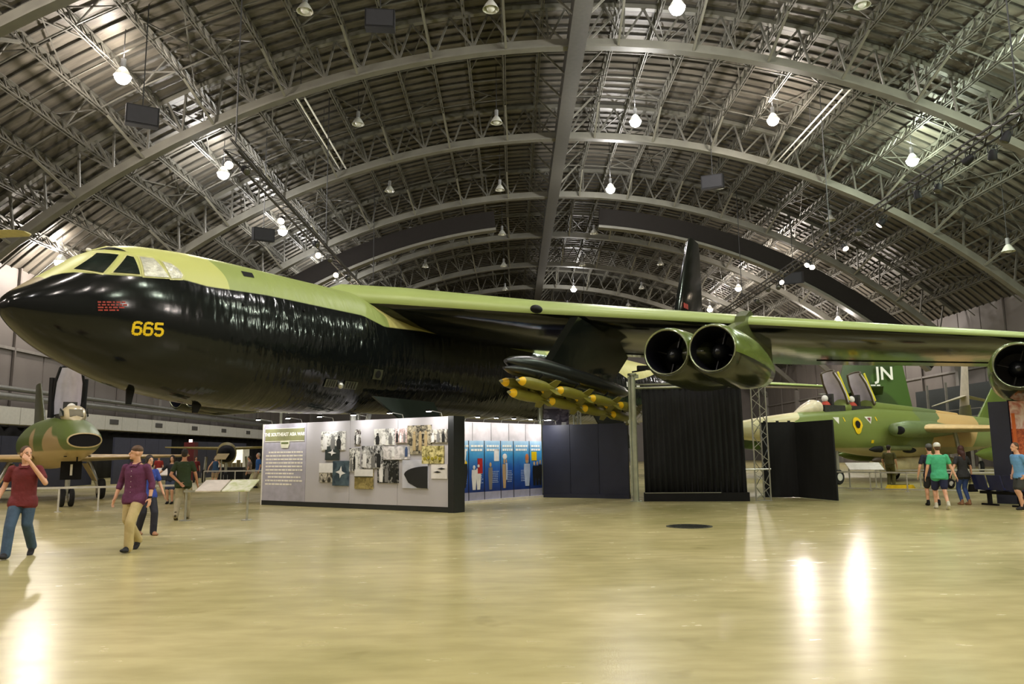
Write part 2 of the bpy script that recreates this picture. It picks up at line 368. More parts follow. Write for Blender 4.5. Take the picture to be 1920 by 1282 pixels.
sl = {k: MB().ell((0, 0, -.33), (.19, .19, .07), 12, 6).mesh('lens', m, 60) for k, m in ((1, M_lens_on), (0, M_lens_off))}
def spotlight(x, y, z, lit, target, label, group, watts=0):
    t = thing('spotlight', label, 'spotlight', (x, y, z), 0, group)
    link('yoke', sy, t); h = link('housing', sb, t); l = link('lens', sl[lit], t)
    d = (Vector(target) - Vector((x, y, z))).normalized(); q = (-d).to_track_quat('Z', 'Y')
    for o in (h, l): o.rotation_mode = 'QUATERNION'; o.rotation_quaternion = q
    if watts:
        ld = bpy.data.lights.new('spot_beam', 'SPOT'); ld.energy = watts; ld.color = (1, .86, .62); ld.spot_size = 1.0; ld.spot_blend = .7; ld.shadow_soft_size = .2
        lo = bpy.data.objects.new('spot_beam', ld); COL.objects.link(lo); lo.parent = t; lo.rotation_mode = 'QUATERNION'; lo.rotation_quaternion = q; lo.location = d * .45
NTH = ['first', 'second', 'third', 'fourth', 'fifth', 'sixth', 'seventh', 'eighth', 'ninth', 'tenth', 'eleventh', 'twelfth', 'thirteenth', 'fourteenth', 'fifteenth']
LS = [(33.9, 1, 3), (34.6, 0, 0), (42.3, 1, 3), (47.5, 0, 0), (50.5, 1, 1), (51.6, 0, 0), (56, 1, 1), (57.2, 0, 0), (63, 1, 1), (64, 1, 0), (70, 1, 1), (71, 0, 0), (78, 1, 0)]
for i, (y, lit, wt) in enumerate(LS):
    tg = ((-6, 22, 6.5), (-3, 28, 6.5), (-12, 26, 0), (3, 40, 6))[i % 4]
    spotlight(XTL + (.25 if i % 2 else -.25), y, ZT - .5, lit, tg, '%s %s spotlight from the near end of the left lighting truss' % (NTH[i], 'glowing warm' if lit else 'unlit black'), 'left truss spotlights', SPOT_E * wt)
RS = [(31.5, 0, 0), (33.5, 0, 0), (34.2, 0, 0), (38, 0, 0), (39, 0, 0), (44, 1, 2), (46, 0, 0), (49.5, 1, 1), (54, 1, 2), (55, 1, 0), (60, 1, 1), (62, 0, 0), (63, 0, 0), (68, 0, 0), (75, 0, 0)]
for i, (y, lit, wt) in enumerate(RS):
    tg = ((17, 36, 3), (24, 40, 3), (14, 48, 6))[i % 3]
    spotlight(XTR + (.3 if i % 2 else -.3), y, ZT - .5, lit, tg, '%s %s spotlight from the near end of the right lighting truss' % (NTH[i], 'glowing warm' if lit else 'unlit black'), 'right truss spotlights', SPOT_E * wt)
# black loudspeakers hung from the roof
def speaker(x, y, z, rz, label, s=1.):
    t = thing('loudspeaker', label, 'loudspeaker', (x, y, z), rz, 'hanging loudspeakers')
    mb = MB().prism([(-.75 * s, -.45 * s, -.5 * s), (.75 * s, -.45 * s, -.5 * s), (.75 * s, .5 * s, -.3 * s), (-.75 * s, .5 * s, -.3 * s)], (0, 0, 1.0 * s)); mb.build('cabinet', M_black, t)
    MB().box(0, -.47 * s, 0, 1.35 * s, .04, .85 * s).build('grille', mat('grille_cloth', srgb(30, 30, 34), .8), t)
    aa = math.asin((x - XC) / RD); MB().tube([(0, 0, .5 * s), (0, 0, ZC + RD * math.cos(aa) - z)], .03, 5).build('hanger_cable', M_cable, t)
for x, y, z, rz, lb, s in ((-18.3, 36.5, 18.3, .5, 'black loudspeaker hanging beside the nearest lamp of the left outer row', 1.), (-17.5, 53, 17.0, .5, 'small black loudspeaker hanging above the bomber cockpit roof', .95), (-6.6, 37, 23.6, .1, 'black loudspeaker hanging at the top edge near the ridge', 1.), (15.8, 58, 22.3, -.4, 'black loudspeaker hanging below the second rib right of the ridge', 1.1), (26.5, 71, 17.5, -.5, 'black loudspeaker hanging beside the right lighting truss', 1.1), (8.6, 90, 13.6, -.2, 'small black loudspeaker hanging just above the bomber wing', 1.)):
    speaker(x, y, z, rz, lb, s)
# bright ladder-like conduit runs on both halves
for x0, y0, y1, lb in ((-13.3, 46.5, 100, 'pale conduit run under the left half of the roof'), (21.5, 46.5, 100, 'pale conduit run under the right half of the roof')):
    aa = math.asin((x0 - XC) / RD); z = ZC + RD * math.cos(aa) - 2.2; t = thing('conduit_run', lb, 'conduit', (x0, y0, z))
    for dx in (-.25, .25): MB().tube([(dx, 0, 0), (dx, 12.5, 0)], .06, 6).build('conduit', M_white, t)
    for k in range(7): MB().bar((-.25, k * 2, 0), (.25, k * 2, 0), .06).build('rung', M_steel, t); 
    for k in (0, 3, 6): MB().tube([(0, k * 2, 0), (0, k * 2, 2.2)], .025, 5).build('hanger_rod', M_cable, t)

# ------------------------------------------------------------------ aircraft helpers (local x runs aft, port side is -y)
def superring(s, zt, zb, w, n=40, e=.9):
    c = (zt + zb) / 2; h = (zt - zb) / 2; r = []
    for k in range(n):
        a = 2 * PI * k / n; ca, sa = math.cos(a), math.sin(a)
        r.append((s, -w * math.copysign(abs(ca) ** e, ca), c + h * math.copysign(abs(sa) ** e, sa)))
    return r
def body(ST, s_list, n=40, e=.9):
    S, W, T, B = zip(*ST)
    return MB().loft([superring(s, hermite(S, T, s), hermite(S, B, s), max(.005, hermite(S, W, s)), n, e) for s in s_list])
def frange(a, b, n): return [a + (b - a) * i / (n - 1) for i in range(n)]
AF = [(0, 0), (.006, .22), (.025, .48), (.07, .75), (.16, .95), (.3, 1.0), (.5, .88), (.75, .5), (1, .02)]
def wing(secs, sgn, vert=False, sharp=.02):
    """secs: (span, sLE, chord, zLE, zTE, thickness). upper faces mat 0, lower faces (behind the leading edge) mat 1"""
    mb = MB(); rings = []
    for l, s0, c, z0, z1, t in secs:
        up = [(s0 + c * x, z0 + (z1 - z0) * x + t * .55 * y) for x, y in AF]; lo = [(s0 + c * x, z0 + (z1 - z0) * x - t * .45 * y) for x, y in AF[1:]]
        ring = up[::-1] + lo
        rings.append([(x, -sgn * l, z) if not vert else (x, z, l) for x, z in ring])
    n = len(rings[0]); nu = len(AF)
    for i in range(len(rings) - 1):
        for j in range(n):
            k = (j + 1) % n; mb.add([rings[i][j], rings[i][k], rings[i + 1][k], rings[i + 1][j]], [(0, 1, 2, 3)], 0 if j < nu else 1)
    mb.add(rings[0], [tuple(range(n))]); mb.add(rings[-1], [tuple(range(n))])
    b = MB(); d = {}
    for f, mi in zip(mb.f, mb.m):
        idx = []
        for i in f:
            key = tuple(round(c, 4) for c in mb.v[i])
            if key not in d: d[key] = len(b.v); b.v.append(mb.v[i])
            if d[key] not in idx: idx.append(d[key])
        if len(idx) > 2: b.f.append(tuple(idx)); b.m.append(mi)
    return b
def wheel(parent, x, y, z, r, wd):
    rings = [[(x + rr * math.cos(2 * PI * k / 20), y + dy, z + rr * math.sin(2 * PI * k / 20)) for k in range(20)] for dy, rr in ((-wd / 2, r * .55), (-wd / 2, r * .9), (-wd * .3, r), (wd * .3, r), (wd / 2, r * .9), (wd / 2, r * .55))]
    o = MB().loft(rings).build('wheel', M_rubber, parent, 40)
    MB().tube([(x, y - wd / 2 - .02, z), (x, y + wd / 2 + .02, z)], r * .5, 14).build('hub', M_white, o, 40)
    return o

# ------------------------------------------------------------------ the black-bellied bomber
def bomber_paint():
    m = bpy.data.materials.new('bomber_camouflage'); m.use_nodes = True; nt = m.node_tree; N = nt.nodes; L = nt.links; b = N['Principled BSDF']
    tc = N.new('ShaderNodeTexCoord'); sx = N.new('ShaderNodeSeparateXYZ'); L.new(tc.outputs['Object'], sx.inputs[0])
    n1 = N.new('ShaderNodeTexNoise'); n1.inputs['Scale'].default_value = .35; L.new(tc.outputs['Object'], n1.inputs['Vector'])
    # edge of the black paint, height over the run of the body
    mr = N.new('ShaderNodeMapRange'); mr.inputs[1].default_value = 0; mr.inputs[2].default_value = 40; L.new(sx.outputs['X'], mr.inputs[0])
    fc = N.new('ShaderNodeFloatCurve'); cv = fc.mapping.curves[0]
    pts = [(0, 4.95), (.47, 5.23), (.82, 5.47), (1.04, 5.54), (1.63, 5.55), (2.4, 5.62), (3.34, 5.72), (3.94, 5.66), (5.7, 5.74), (9.3, 5.73), (10.2, 5.5), (12, 5.6), (27, 5.7), (29, 5.2), (31, 5.5), (33, 5.9), (36, 5.4), (40, 5.6)]
    while len(cv.points) < len(pts): cv.points.new(.5, .5)
    for p, (s, z) in zip(cv.points, pts): p.location = (s / 40, z / 8); p.handle_type = 'VECTOR'
    fc.mapping.update(); L.new(mr.outputs[0], fc.inputs['Value'])
    mu = N.new('ShaderNodeMath'); mu.operation = 'MULTIPLY'; mu.inputs[1].default_value = 8; L.new(fc.outputs[0], mu.inputs[0])
    su = N.new('ShaderNodeMath'); su.operation = 'SUBTRACT'; L.new(sx.outputs['Z'], su.inputs[0]); L.new(mu.outputs[0], su.inputs[1])
    st = N.new('ShaderNodeMapRange'); st.inputs[1].default_value = -.015; st.inputs[2].default_value = .015; L.new(su.outputs[0], st.inputs[0])
    # green and light patches along the top
    wv = N.new('ShaderNodeMath'); wv.operation = 'MULTIPLY_ADD'; wv.inputs[1].default_value = 3.0; L.new(n1.outputs['Fac'], wv.inputs[0])
    zz = N.new('ShaderNodeMath'); zz.operation = 'MULTIPLY_ADD'; zz.inputs[1].default_value = .55; L.new(sx.outputs['Z'], zz.inputs[0]); L.new(sx.outputs['X'], zz.inputs[2]); L.new(zz.outputs[0], wv.inputs[2])
    m2 = N.new('ShaderNodeMapRange'); m2.inputs[1].default_value = 0; m2.inputs[2].default_value = 50; L.new(wv.outputs[0], m2.inputs[0])
    cr = N.new('ShaderNodeValToRGB'); cr.color_ramp.interpolation = 'CONSTANT'; L.new(m2.outputs[0], cr.inputs[0])
    lt, gr, tn = srgb(190, 194, 116), srgb(146, 160, 92), srgb(196, 190, 120)
    e = cr.color_ramp.elements; e[0].position = 0; e[0].color = srgb(150, 138, 104); e[1].position = .1; e[1].color = lt
    for p, c in ((.185, gr), (.3, tn), (.37, gr), (.5, lt), (.62, tn), (.8, gr)): q = e.new(p); q.color = c
    mx = N.new('ShaderNodeMix'); mx.data_type = 'RGBA'; L.new(st.outputs[0], mx.inputs[0]); mx.inputs[6].default_value = srgb(15, 18, 18); L.new(cr.outputs[0], mx.inputs[7])
    L.new(mx.outputs[2], b.inputs['Base Color'])
    rg = N.new('ShaderNodeMapRange'); b.inputs['Specular IOR Level'].default_value = .35; rg.inputs[3].default_value = .13; rg.inputs[4].default_value = .42; L.new(st.outputs[0], rg.inputs[0]); L.new(rg.outputs[0], b.inputs['Roughness'])
    # rippled skin: folds slant across the sides from s = 4 to 10, plus fine dents everywhere
    mp = N.new('ShaderNodeMapping'); mp.inputs['Scale'].default_value = (2.6, .4, .9); mp.inputs['Rotation'].default_value = (0, .5, 0); L.new(tc.outputs['Object'], mp.inputs[0])
    n2 = N.new('ShaderNodeTexNoise'); n2.inputs['Scale'].default_value = 1.6; n2.inputs['Detail'].default_value = 2; L.new(mp.outputs[0], n2.inputs['Vector'])
    r1 = N.new('ShaderNodeMapRange'); r1.inputs[1].default_value = 2.6; r1.inputs[2].default_value = 6; r1.inputs[3].default_value = .04; r1.inputs[4].default_value = .55; L.new(sx.outputs['X'], r1.inputs[0])
    bp = N.new('ShaderNodeBump'); bp.inputs['Distance'].default_value = .06; L.new(n2.outputs['Fac'], bp.inputs['Height']); L.new(r1.outputs[0], bp.inputs['Strength'])
    L.new(bp.outputs[0], b.inputs['Normal'])
    return m
M_camo = bomber_paint()
M_bgreen = mat('bomber_green', srgb(156, 172, 104), .35, 0, .06, .4)
M_bdark = mat('bomber_gloss_black', srgb(14, 17, 15), .14, 0, .2, 1, .12, 2.0)
M_brack = mat('bomb_rack_black', srgb(18, 20, 20), .3, 0, .2, 2)
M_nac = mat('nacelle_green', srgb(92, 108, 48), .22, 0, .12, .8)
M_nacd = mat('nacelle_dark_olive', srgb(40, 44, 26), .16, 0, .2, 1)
M_winD = mat('dark_window_glass', srgb(26, 34, 30), .05, 0, .4, 1.5)
M_winL = mat('foil_covered_window', srgb(206, 206, 190), .3, .3, .3, 5, .6, 9)
M_frame = mat('window_frame_paint', srgb(196, 196, 130), .4)
BST = [(0, .02, 4.78, 4.70), (.05, .2, 4.9, 4.58), (.12, .31, 4.99, 4.49), (.4, .57, 5.23, 4.24), (.9, .85, 5.62, 3.91), (1.6, 1.10, 6.16, 3.58), (2.4, 1.28, 6.5, 3.28), (3.2, 1.38, 6.6, 3.10), (4.2, 1.45, 6.66, 2.95), (5.5, 1.5, 6.67, 2.85), (7.5, 1.52, 6.66, 2.81), (9.5, 1.52, 6.66, 2.84), (11.5, 1.52, 6.67, 2.92), (14, 1.52, 6.67, 2.94), (28, 1.52, 6.62, 2.96), (34, 1.4, 6.6, 3.3), (40, 1.1, 6.6, 4.1), (45, .8, 6.5, 4.9), (47, .5, 6.2, 5.3)]
BS, BW, BT, BB = zip(*BST)
def bside(s, z, off=.012):
    """point on the port side of the bomber skin"""
    t, b, wd = hermite(BS, BT, s), hermite(BS, BB, s), hermite(BS, BW, s); c = (t + b) / 2
    q = min(abs(z - c) / ((t - b) / 2), .999) ** (1 / .9); a = math.asin(q)
    return (s, -(wd * math.cos(a) ** .9 + off), z)
bomber = thing('bomber', 'huge black-bellied eight-engine bomber with green camouflaged upper surfaces', 'aircraft', (-10.506, 15.576, 0), PI / 2 - .5557)
sl_ = [2.4 * (i / 26) ** 2 for i in range(27)] + frange(2.6, 12, 40) + frange(12.6, 47, 44)
fus = body(BST, sl_, 64).build('fuselage', M_camo, bomber, 60)
def skin_patch(poly, off, n=6):
    """polygon given in (s, z) laid on the port skin"""
    mb = MB(); c = (sum(p[0] for p in poly) / len(poly), sum(p[1] for p in poly) / len(poly)); k = len(poly)
    vs = [c]; fs = []
    for r in range(1, n + 1):
        for i in range(k):
            for q in range(4):
                a = poly[i]; b = poly[(i + 1) % k]; p = (a[0] + (b[0] - a[0]) * q / 4, a[1] + (b[1] - a[1]) * q / 4)
                vs.append((c[0] + (p[0] - c[0]) * r / n, c[1] + (p[1] - c[1]) * r / n))
    m_ = 4 * k
    for i in range(m_): fs.append((0, 1 + i, 1 + (i + 1) % m_))
    for r in range(n - 1):
        for i in range(m_): fs.append((1 + r * m_ + i, 1 + (r + 1) * m_ + i, 1 + (r + 1) * m_ + (i + 1) % m_, 1 + r * m_ + (i + 1) % m_))
    return mb.add([bside(s, z, off) for s, z in vs], fs)
def grow(poly, d):
    c = (sum(p[0] for p in poly) / len(poly), sum(p[1] for p in poly) / len(poly))
    out = []
    for p in poly:
        v = Vector((p[0] - c[0], p[1] - c[1])); l = v.length; out.append((c[0] + v.x * (l + d) / l, c[1] + v.y * (l + d) / l))
    return out
WINS = [([(1.12, 5.63), (1.67, 6.12), (2.0, 6.11), (1.56, 5.58)], M_winD, 'dark raked windshield pane'), ([(1.75, 5.62), (2.15, 6.11), (2.27, 6.09), (2.29, 5.66)], M_winD, 'dark side window pane'), ([(2.41, 6.13), (2.72, 6.15), (2.86, 5.9), (2.96, 5.7), (2.38, 5.63)], M_winL, 'foil-lined rear side window'), ([(2.9, 6.11), (3.12, 6.08), (3.24, 5.98), (3.32, 5.83), (3.26, 5.74), (3.0, 5.69)], M_winL, 'foil-lined rounded rear window'), ([(1.78, 6.26), (2.06, 6.38), (2.2, 6.24)], M_winD, 'dark eyebrow window')]
for poly, m, lb in WINS:
    fr = skin_patch(grow(poly, .055), .012).build('window_frame', M_frame, bomber, 60); fr['label'] = 'yellow-green cockpit window frame'
    o = skin_patch(poly, .026).build('window_pane', m, fr, 60); o['label'] = lb
def bars_on_skin(segs, wd, off):
    mb = MB()
    for (a, b) in segs:
        dx, dz = b[0] - a[0], b[1] - a[1]; L = math.hypot(dx, dz); nx, nz = -dz / L * wd / 2, dx / L * wd / 2; k = 4
        vs = []
        for i in range(k + 1):
            t = i / k; p = (a[0] + dx * t, a[1] + dz * t); vs += [bside(p[0] + nx, p[1] + nz, off), bside(p[0] - nx, p[1] - nz, off)]
        mb.add(vs, [(2 * i, 2 * i + 1, 2 * i + 3, 2 * i + 2) for i in range(k)])
    return mb
def digit(d, s0, z0, w_, h_, sl):
    c = .28 * w_; X = lambda x, y: (s0 + x * w_, z0 + y * h_ + sl * x * w_)
    P = {'tl': X(.22, 1), 'tr': X(.78, 1), 'ul': X(0, .87), 'ur': X(1, .87), 'ml': X(0, .5), 'mr': X(1, .42), 'bl': X(0, .13), 'br': X(1, .13), 'b1': X(.22, 0), 'b2': X(.78, 0), 'm1': X(.2, .57), 'm2': X(.78, .57)}
    if d == '6': ks = ['ur', 'tr', 'tl', 'ul', 'bl', 'b1', 'b2', 'br', 'mr', 'm2', 'm1', 'ml']
    else: return [(X(1, 1), X(0, 1)), (X(0, 1.06), X(0, .5)), (X(0, .56), X(.78, .56)), (X(.72, .58), X(1, .44)), (X(1, .48), X(1, .12)), (X(1, .16), X(.75, 0)), (X(.8, 0), X(.2, 0)), (X(.25, 0), X(0, .16))]
    return [(P[a], P[b]) for a, b in zip(ks, ks[1:])]
for i, d in enumerate('665'):
    o = bars_on_skin(digit(d, 2.18 + i * .235, 4.29 + i * .012, .165, .26, .05), .058, .012 + 0).build('number_%s' % {'6': 'six', '5': 'five'}[d], M_yellow, bomber); o['label'] = 'yellow stencilled digit %s' % d
M_redst = mat('red_stencil', srgb(150, 42, 26), .5)
for r, (x0, x1) in enumerate([(1.43, 1.98), (1.44, 2.06), (1.44, 1.95), (1.45, 1.86)]):
    x = x0; segs = []; z = 4.9 - r * .058
    while x < x1 - .05:
        l = random.uniform(.04, .12); segs.append(((x, z + .12 * (x - x0)), (min(x + l, x1), z + .12 * (min(x + l, x1) - x0)))); x += l + .025
    bars_on_skin(segs, .034, .011).build('red_stencil_line', M_redst, bomber)
skin_patch([(5.18, 6.34), (5.55, 6.36), (5.5, 6.2), (5.16, 6.18)], .012).build('vent_recess', M_black, bomber, 60)
# small fittings on the side and belly
M_fit = mat('fitting_olive', srgb(58, 60, 44), .4)
for a, b in (((7.86, 3.72), (8.3, 3.5)), ((8.62, 3.72), (9.15, 3.5))):
    fr = skin_patch([(a[0], a[1]), (b[0], a[1]), (b[0], b[1]), (a[0], b[1])], .03).build('louvre_box', M_fit, bomber)
    bars_on_skin([((a[0] + (b[0] - a[0]) * t, a[1] - .02), (a[0] + (b[0] - a[0]) * t, b[1] + .02)) for t in (.2, .4, .6, .8)], .03, .045).build('louvre', M_black, fr)
s_, y_, z_ = bside(8.46, 3.58, .05); MB().ell((s_, y_, z_), (.09, .09, .1)).build('landing_light', M_chrome, bomber, 60)
pr = skin_patch([(9.7, 4.15), (10.1, 4.15), (10.1, 3.85), (9.7, 3.85)], .02).build('port_frame', M_fit, bomber)
skin_patch([(9.9 + .12 * math.cos(k * PI / 6), 4.0 + .12 * math.sin(k * PI / 6)) for k in range(12)], .032).build('porthole', M_black, pr)
for s, z, r in ((4.9, 5.35, .05), (6.9, 5.5, .04)):
    q = bside(s, z, .02); MB().ell(q, (.03, .02, r)).build('antenna_stub', M_black, bomber)
bt = hermite(BS, BB, 2.9)
MB().prism([(2.85, -.02, bt + .05), (3.05, -.02, bt + .05), (2.98, -.02, bt - .33), (2.86, -.02, bt - .33)], (0, .05, 0)).build('blade_antenna', M_black, bomber)
MB().prism([(4.6, -.05, 3.0), (4.9, -.05, 3.0), (4.75, -.05, 2.7), (4.62, -.05, 2.7)], (0, .06, 0)).build('blade_antenna', M_black, bomber)
MB().ell((1.75, 0, 6.27), (.07, .04, .05)).build('roof_beacon', M_white, bomber, 60)
# national star on the rear side
st_ = [(29.2 + (.42 if k % 2 == 0 else .17) * math.sin(k * PI / 5), 4.95 + (.42 if k % 2 == 0 else .17) * math.cos(k * PI / 5)) for k in range(10)]
skin_patch(st_, .02, 3).build('star_insignia', M_white, bomber)
for a in (28.35, 29.62): skin_patch([(a, 5.12), (a + .46, 5.12), (a + .46, 4.86), (a, 4.86)], .02, 2).build('insignia_bar', M_white, bomber)
# wings: port and starboard
WS = [(0.0, 9.05, 9.9, 6.42, 5.9, 1.35), (1.5, 10.2, 9.3, 6.35, 5.75, 1.3), (5.15, 12.97, 8.45, 6.05, 5.4, 1.05), (10.4, 16.9, 7.3, 5.72, 5.0, .8), (18.2, 22.75, 5.8, 5.26, 4.75, .55), (27.6, 29.8, 3.7, 4.7, 4.4, .32), (28.2, 30.5, 2.6, 4.66, 4.45, .15)]
WS0 = WS
for sg, nm in ((1, 'port'), (-1, 'starboard')):
    dz = (lambda l: 0.) if sg == 1 else (lambda l: l * .05)
    WS = [(l, a, c, z0 + dz(l), z1 + dz(l), t) for l, a, c, z0, z1, t in WS0]
    o = wing(WS, sg).build('wing', [M_bgreen, M_bdark], bomber, 50); o['label'] = 'long swept %s wing, green above, glossy black below' % nm
    # flap and aileron joints on the underside
    for l0, l1, x0 in ((3.0, 9.4, .74), (11.6, 17.6, .74), (19, 26, .76)):
        def und(l, x):
            L_ = [q[0] for q in WS]; g = lambda i: sum(0 for _ in ()) + [a[i] + (b[i] - a[i]) * (l - a[0]) / (b[0] - a[0]) for a, b in zip(WS, WS[1:]) if a[0] <= l <= b[0]][0]
            t = g(5); yv = 0
            for (xa, ya), (xb, yb) in zip(AF, AF[1:]):
                if xa <= x <= xb: yv = ya + (yb - ya) * (x - xa) / (xb - xa)
            return Vector((g(1) + g(2) * x, -sg * l, g(3) + (g(4) - g(3)) * x - t * .45 * yv))
        pts = [und(l0 + (l1 - l0) * i / 8, x0) - Vector((0, 0, .01)) for i in range(9)]
        MB().tube(pts, .02, 6).build('flap_joint', M_black, o)
    # wing fuel probe hole
    MB().ell((12.75, -sg * 5.35, 6.02 + dz(5.35)), (.28, .16, .13)).build('landing_light_recess', M_black, o, 60)
    # engine pods
    for l, sIn, zIn, tag_ in ((10.5, 11.75, 4.22 + dz(10.5), 'inner'), (18.42, 17.35, 3.82 + dz(18.4), 'outer')):
        zle = [a[3] + (b[3] - a[3]) * (l - a[0]) / (b[0] - a[0]) for a, b in zip(WS, WS[1:]) if a[0] <= l <= b[0]][0]
        sle = [a[1] + (b[1] - a[1]) * (l - a[0]) / (b[0] - a[0]) for a, b in zip(WS, WS[1:]) if a[0] <= l <= b[0]][0]
        pod = bpy.data.objects.new('engine_pod', None); COL.objects.link(pod); pod.parent = bomber; pod['label'] = '%s %s twin-jet engine pod' % (tag_, nm)
        for dl in (-.62, .62):
            cy = -sg * (l + dl); prof = [(.0, .575), (-.04, .6), (.02, .64), (.3, .7), (1.2, .75), (2.4, .74), (3.6, .62), (4.7, .46), (4.75, .4)]
            zc_ = lambda x: zIn - x * .045
            mb = MB(); NR = 32
            rings = [[(sIn + x, cy + r * math.cos(2 * PI * k / NR), zc_(x) + r * (1.0 if math.sin(2 * PI * k / NR) > 0 else 1.06) * math.sin(2 * PI * k / NR)) for k in range(NR)] for x, r in prof]
            for i in range(len(rings) - 1):
                for k in range(NR):
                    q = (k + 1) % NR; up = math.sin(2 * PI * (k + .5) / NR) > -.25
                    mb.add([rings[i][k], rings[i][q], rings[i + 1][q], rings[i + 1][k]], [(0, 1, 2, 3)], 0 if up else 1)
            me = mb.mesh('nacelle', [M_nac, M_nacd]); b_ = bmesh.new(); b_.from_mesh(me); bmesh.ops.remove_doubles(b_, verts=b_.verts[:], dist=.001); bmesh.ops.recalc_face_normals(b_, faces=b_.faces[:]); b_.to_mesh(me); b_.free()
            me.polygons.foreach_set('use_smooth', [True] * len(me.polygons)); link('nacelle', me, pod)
            MB().loft([[(sIn + x, cy + r * math.cos(2 * PI * k / NR), zc_(x) + r * math.sin(2 * PI * k / NR)) for k in range(NR)] for x, r in ((0, .575), (.3, .53), (1.3, .52))], cap=False).build('intake_duct', mat('intake_dark', srgb(14, 15, 24), .4), pod, 50)
            MB().loft([[(sIn + 1.3, cy + r * math.cos(2 * PI * k / NR), zc_(1.3) + r * math.sin(2 * PI * k / NR)) for k in range(NR)] for r in (.53, .1)], cap=False).build('compressor_face', mat('compressor_metal', srgb(24, 25, 28), .4, .5), pod)
            MB().ell((sIn + .85, cy, zc_(.85)), (.5, .25, .25)).build('spinner', mat('spinner_metal', srgb(40, 42, 44), .25, .6), pod, 60)
            MB().loft([[(sIn - .005 + dx, cy + r * math.cos(2 * PI * k / NR), zc_(0) + r * math.sin(2 * PI * k / NR)) for k in range(NR)] for dx, r in ((0, .57), (-.035, .585), (-.042, .6), (-.02, .615))], cap=False).build('intake_lip', mat('intake_lip_metal', srgb(150, 156, 130), .25, .7), pod, 60)
            vm = MB()
            for k in range(4):
                a = k * PI / 2 + .3; vm.bar((sIn + .8, cy + .2 * math.cos(a), zc_(.8) + .2 * math.sin(a)), (sIn + .8, cy + .55 * math.cos(a), zc_(.8) + .55 * math.sin(a)), .03, .2, up=(1, 0, 0))
                vm.build('strut_vane', M_brack, pod) ; vm = MB()
        # fairing between the two nacelles and the pylon up to the wing
        MB().loft([superring(sIn + x, zIn - x * .045 + h, zIn - x * .045 - h, w_, 20) for x, h, w_ in ((.35, .05, .3), (.8, .42, .5), (2, .52, .6), (3.5, .4, .52), (4.5, .18, .3))]).build('pod_fairing', M_nacd, pod, 60).location = (0, -sg * l, 0)
        y0 = -sg * l - .17
        MB().prism([(sIn + 1.5, y0, zIn + .45), (sle - .25, y0, zle - .05), (sle - .1, y0, zle + .16), (sle + .5, y0, zle + .42), (sle + 3.0, y0, zle - .2), (sle + 3.2, y0, zIn - .1), (sIn + 4.4, y0, zIn - .1)], (0, .34, 0)).build('pylon', mat('pylon_green', srgb(78, 86, 50), .25, 0, .1), pod)
    # external weapon pylon
    y0 = -sg * 6.35 - .14
    py = MB().prism([(11.6, y0, 4.2), (13.35, y0, 5.75 + dz(6)), (13.6, y0, 5.72 + dz(6)), (16.4, y0, 5.35 + dz(6)), (17.1, y0, 4.85), (15.7, y0, 3.85)], (0, .28, 0)).build('weapon_pylon', M_bdark, bomber)
    rk = [(9.2, .06, 4.04, 3.94), (9.6, .2, 4.16, 3.8), (10.6, .27, 4.24, 3.72), (12.5, .28, 4.14, 3.62), (14.6, .28, 4.0, 3.5), (16.4, .24, 3.82, 3.42), (16.9, .1, 3.72, 3.5)]
    o = body(rk, frange(9.2, 16.9, 24), 20).build('bomb_rack', M_brack, bomber, 60); o.location = (0, -sg * 6.45, 0)
    o = body([(9.05, .05, 3.82, 3.76), (9.6, .2, 3.92, 3.64), (11.2, .24, 3.86, 3.56), (13, .18, 3.74, 3.5)], frange(9.05, 13, 14), 20).build('rack_fairing', M_brack, bomber, 60); o.location = (0, -sg * 6.5, 0)
    # tailplane
    o = wing([(.6, 38.2, 5.6, 6.0, 5.9, .5), (8.0, 44.4, 2.4, 5.62, 5.6, .22), (8.2, 44.9, 1.6, 5.62, 5.6, .1)], sg).build('tailplane', [M_bgreen, M_bdark], bomber, 50)
    # outrigger wheel near the tip
    MB().tube([(27.5, -sg * 22.6, 5.0 + dz(22.6)), (27.5, -sg * 22.6, .6)], .09, 8).build('outrigger_leg', M_chrome, bomber, 40); wheel(bomber, 27.5, -sg * 22.6 - sg * .22, .42, .42, .22)
fin_s = [(6.3, 37.6, 8.2, 0, 0, .8), (10.2, 39.9, 5.9, 0, 0, .6), (16.0, 43.0, 2.7, 0, 0, .3), (16.45, 43.6, 1.9, 0, 0, .14)]
o = wing(fin_s, 1, vert=True).build('tail_fin', [M_bdark, M_bdark], bomber, 50); o['label'] = 'tall black tail fin'
for i in range(3): MB().box(41.2 + i * .3, -.27, 11.2, .2, .03, .34).build('fin_digit', M_redst, bomber)
# main gear trucks and doors
for s in (11.7, 26.4):
    for sg in (1, -1):
        y = sg * 1.15
        g = MB().tube([(s, y, 3.2), (s, y, .75)], .17, 12).bar((s + .7, y, 3.0), (s, y, 1.1), .12).build('gear_strut', M_chrome, bomber, 40)
        for dy in (-.3, .3): wheel(bomber, s, y + dy, .7, .7, .42)
MB().prism([(9.75, -1.4, 3.35), (12.6, -1.48, 3.3), (12.9, -1.95, 2.15), (11.9, -1.95, 1.9)], (0, .06, -.02)).build('gear_door', mat('gear_door_green', srgb(28, 36, 30), .35), bomber)
MB().prism([(24.8, -1.4, 3.3), (28, -1.4, 3.3), (28, -1.95, 1.8), (25.5, -1.95, 1.8)], (0, .06, 0)).build('gear_door', M_bdark, bomber)

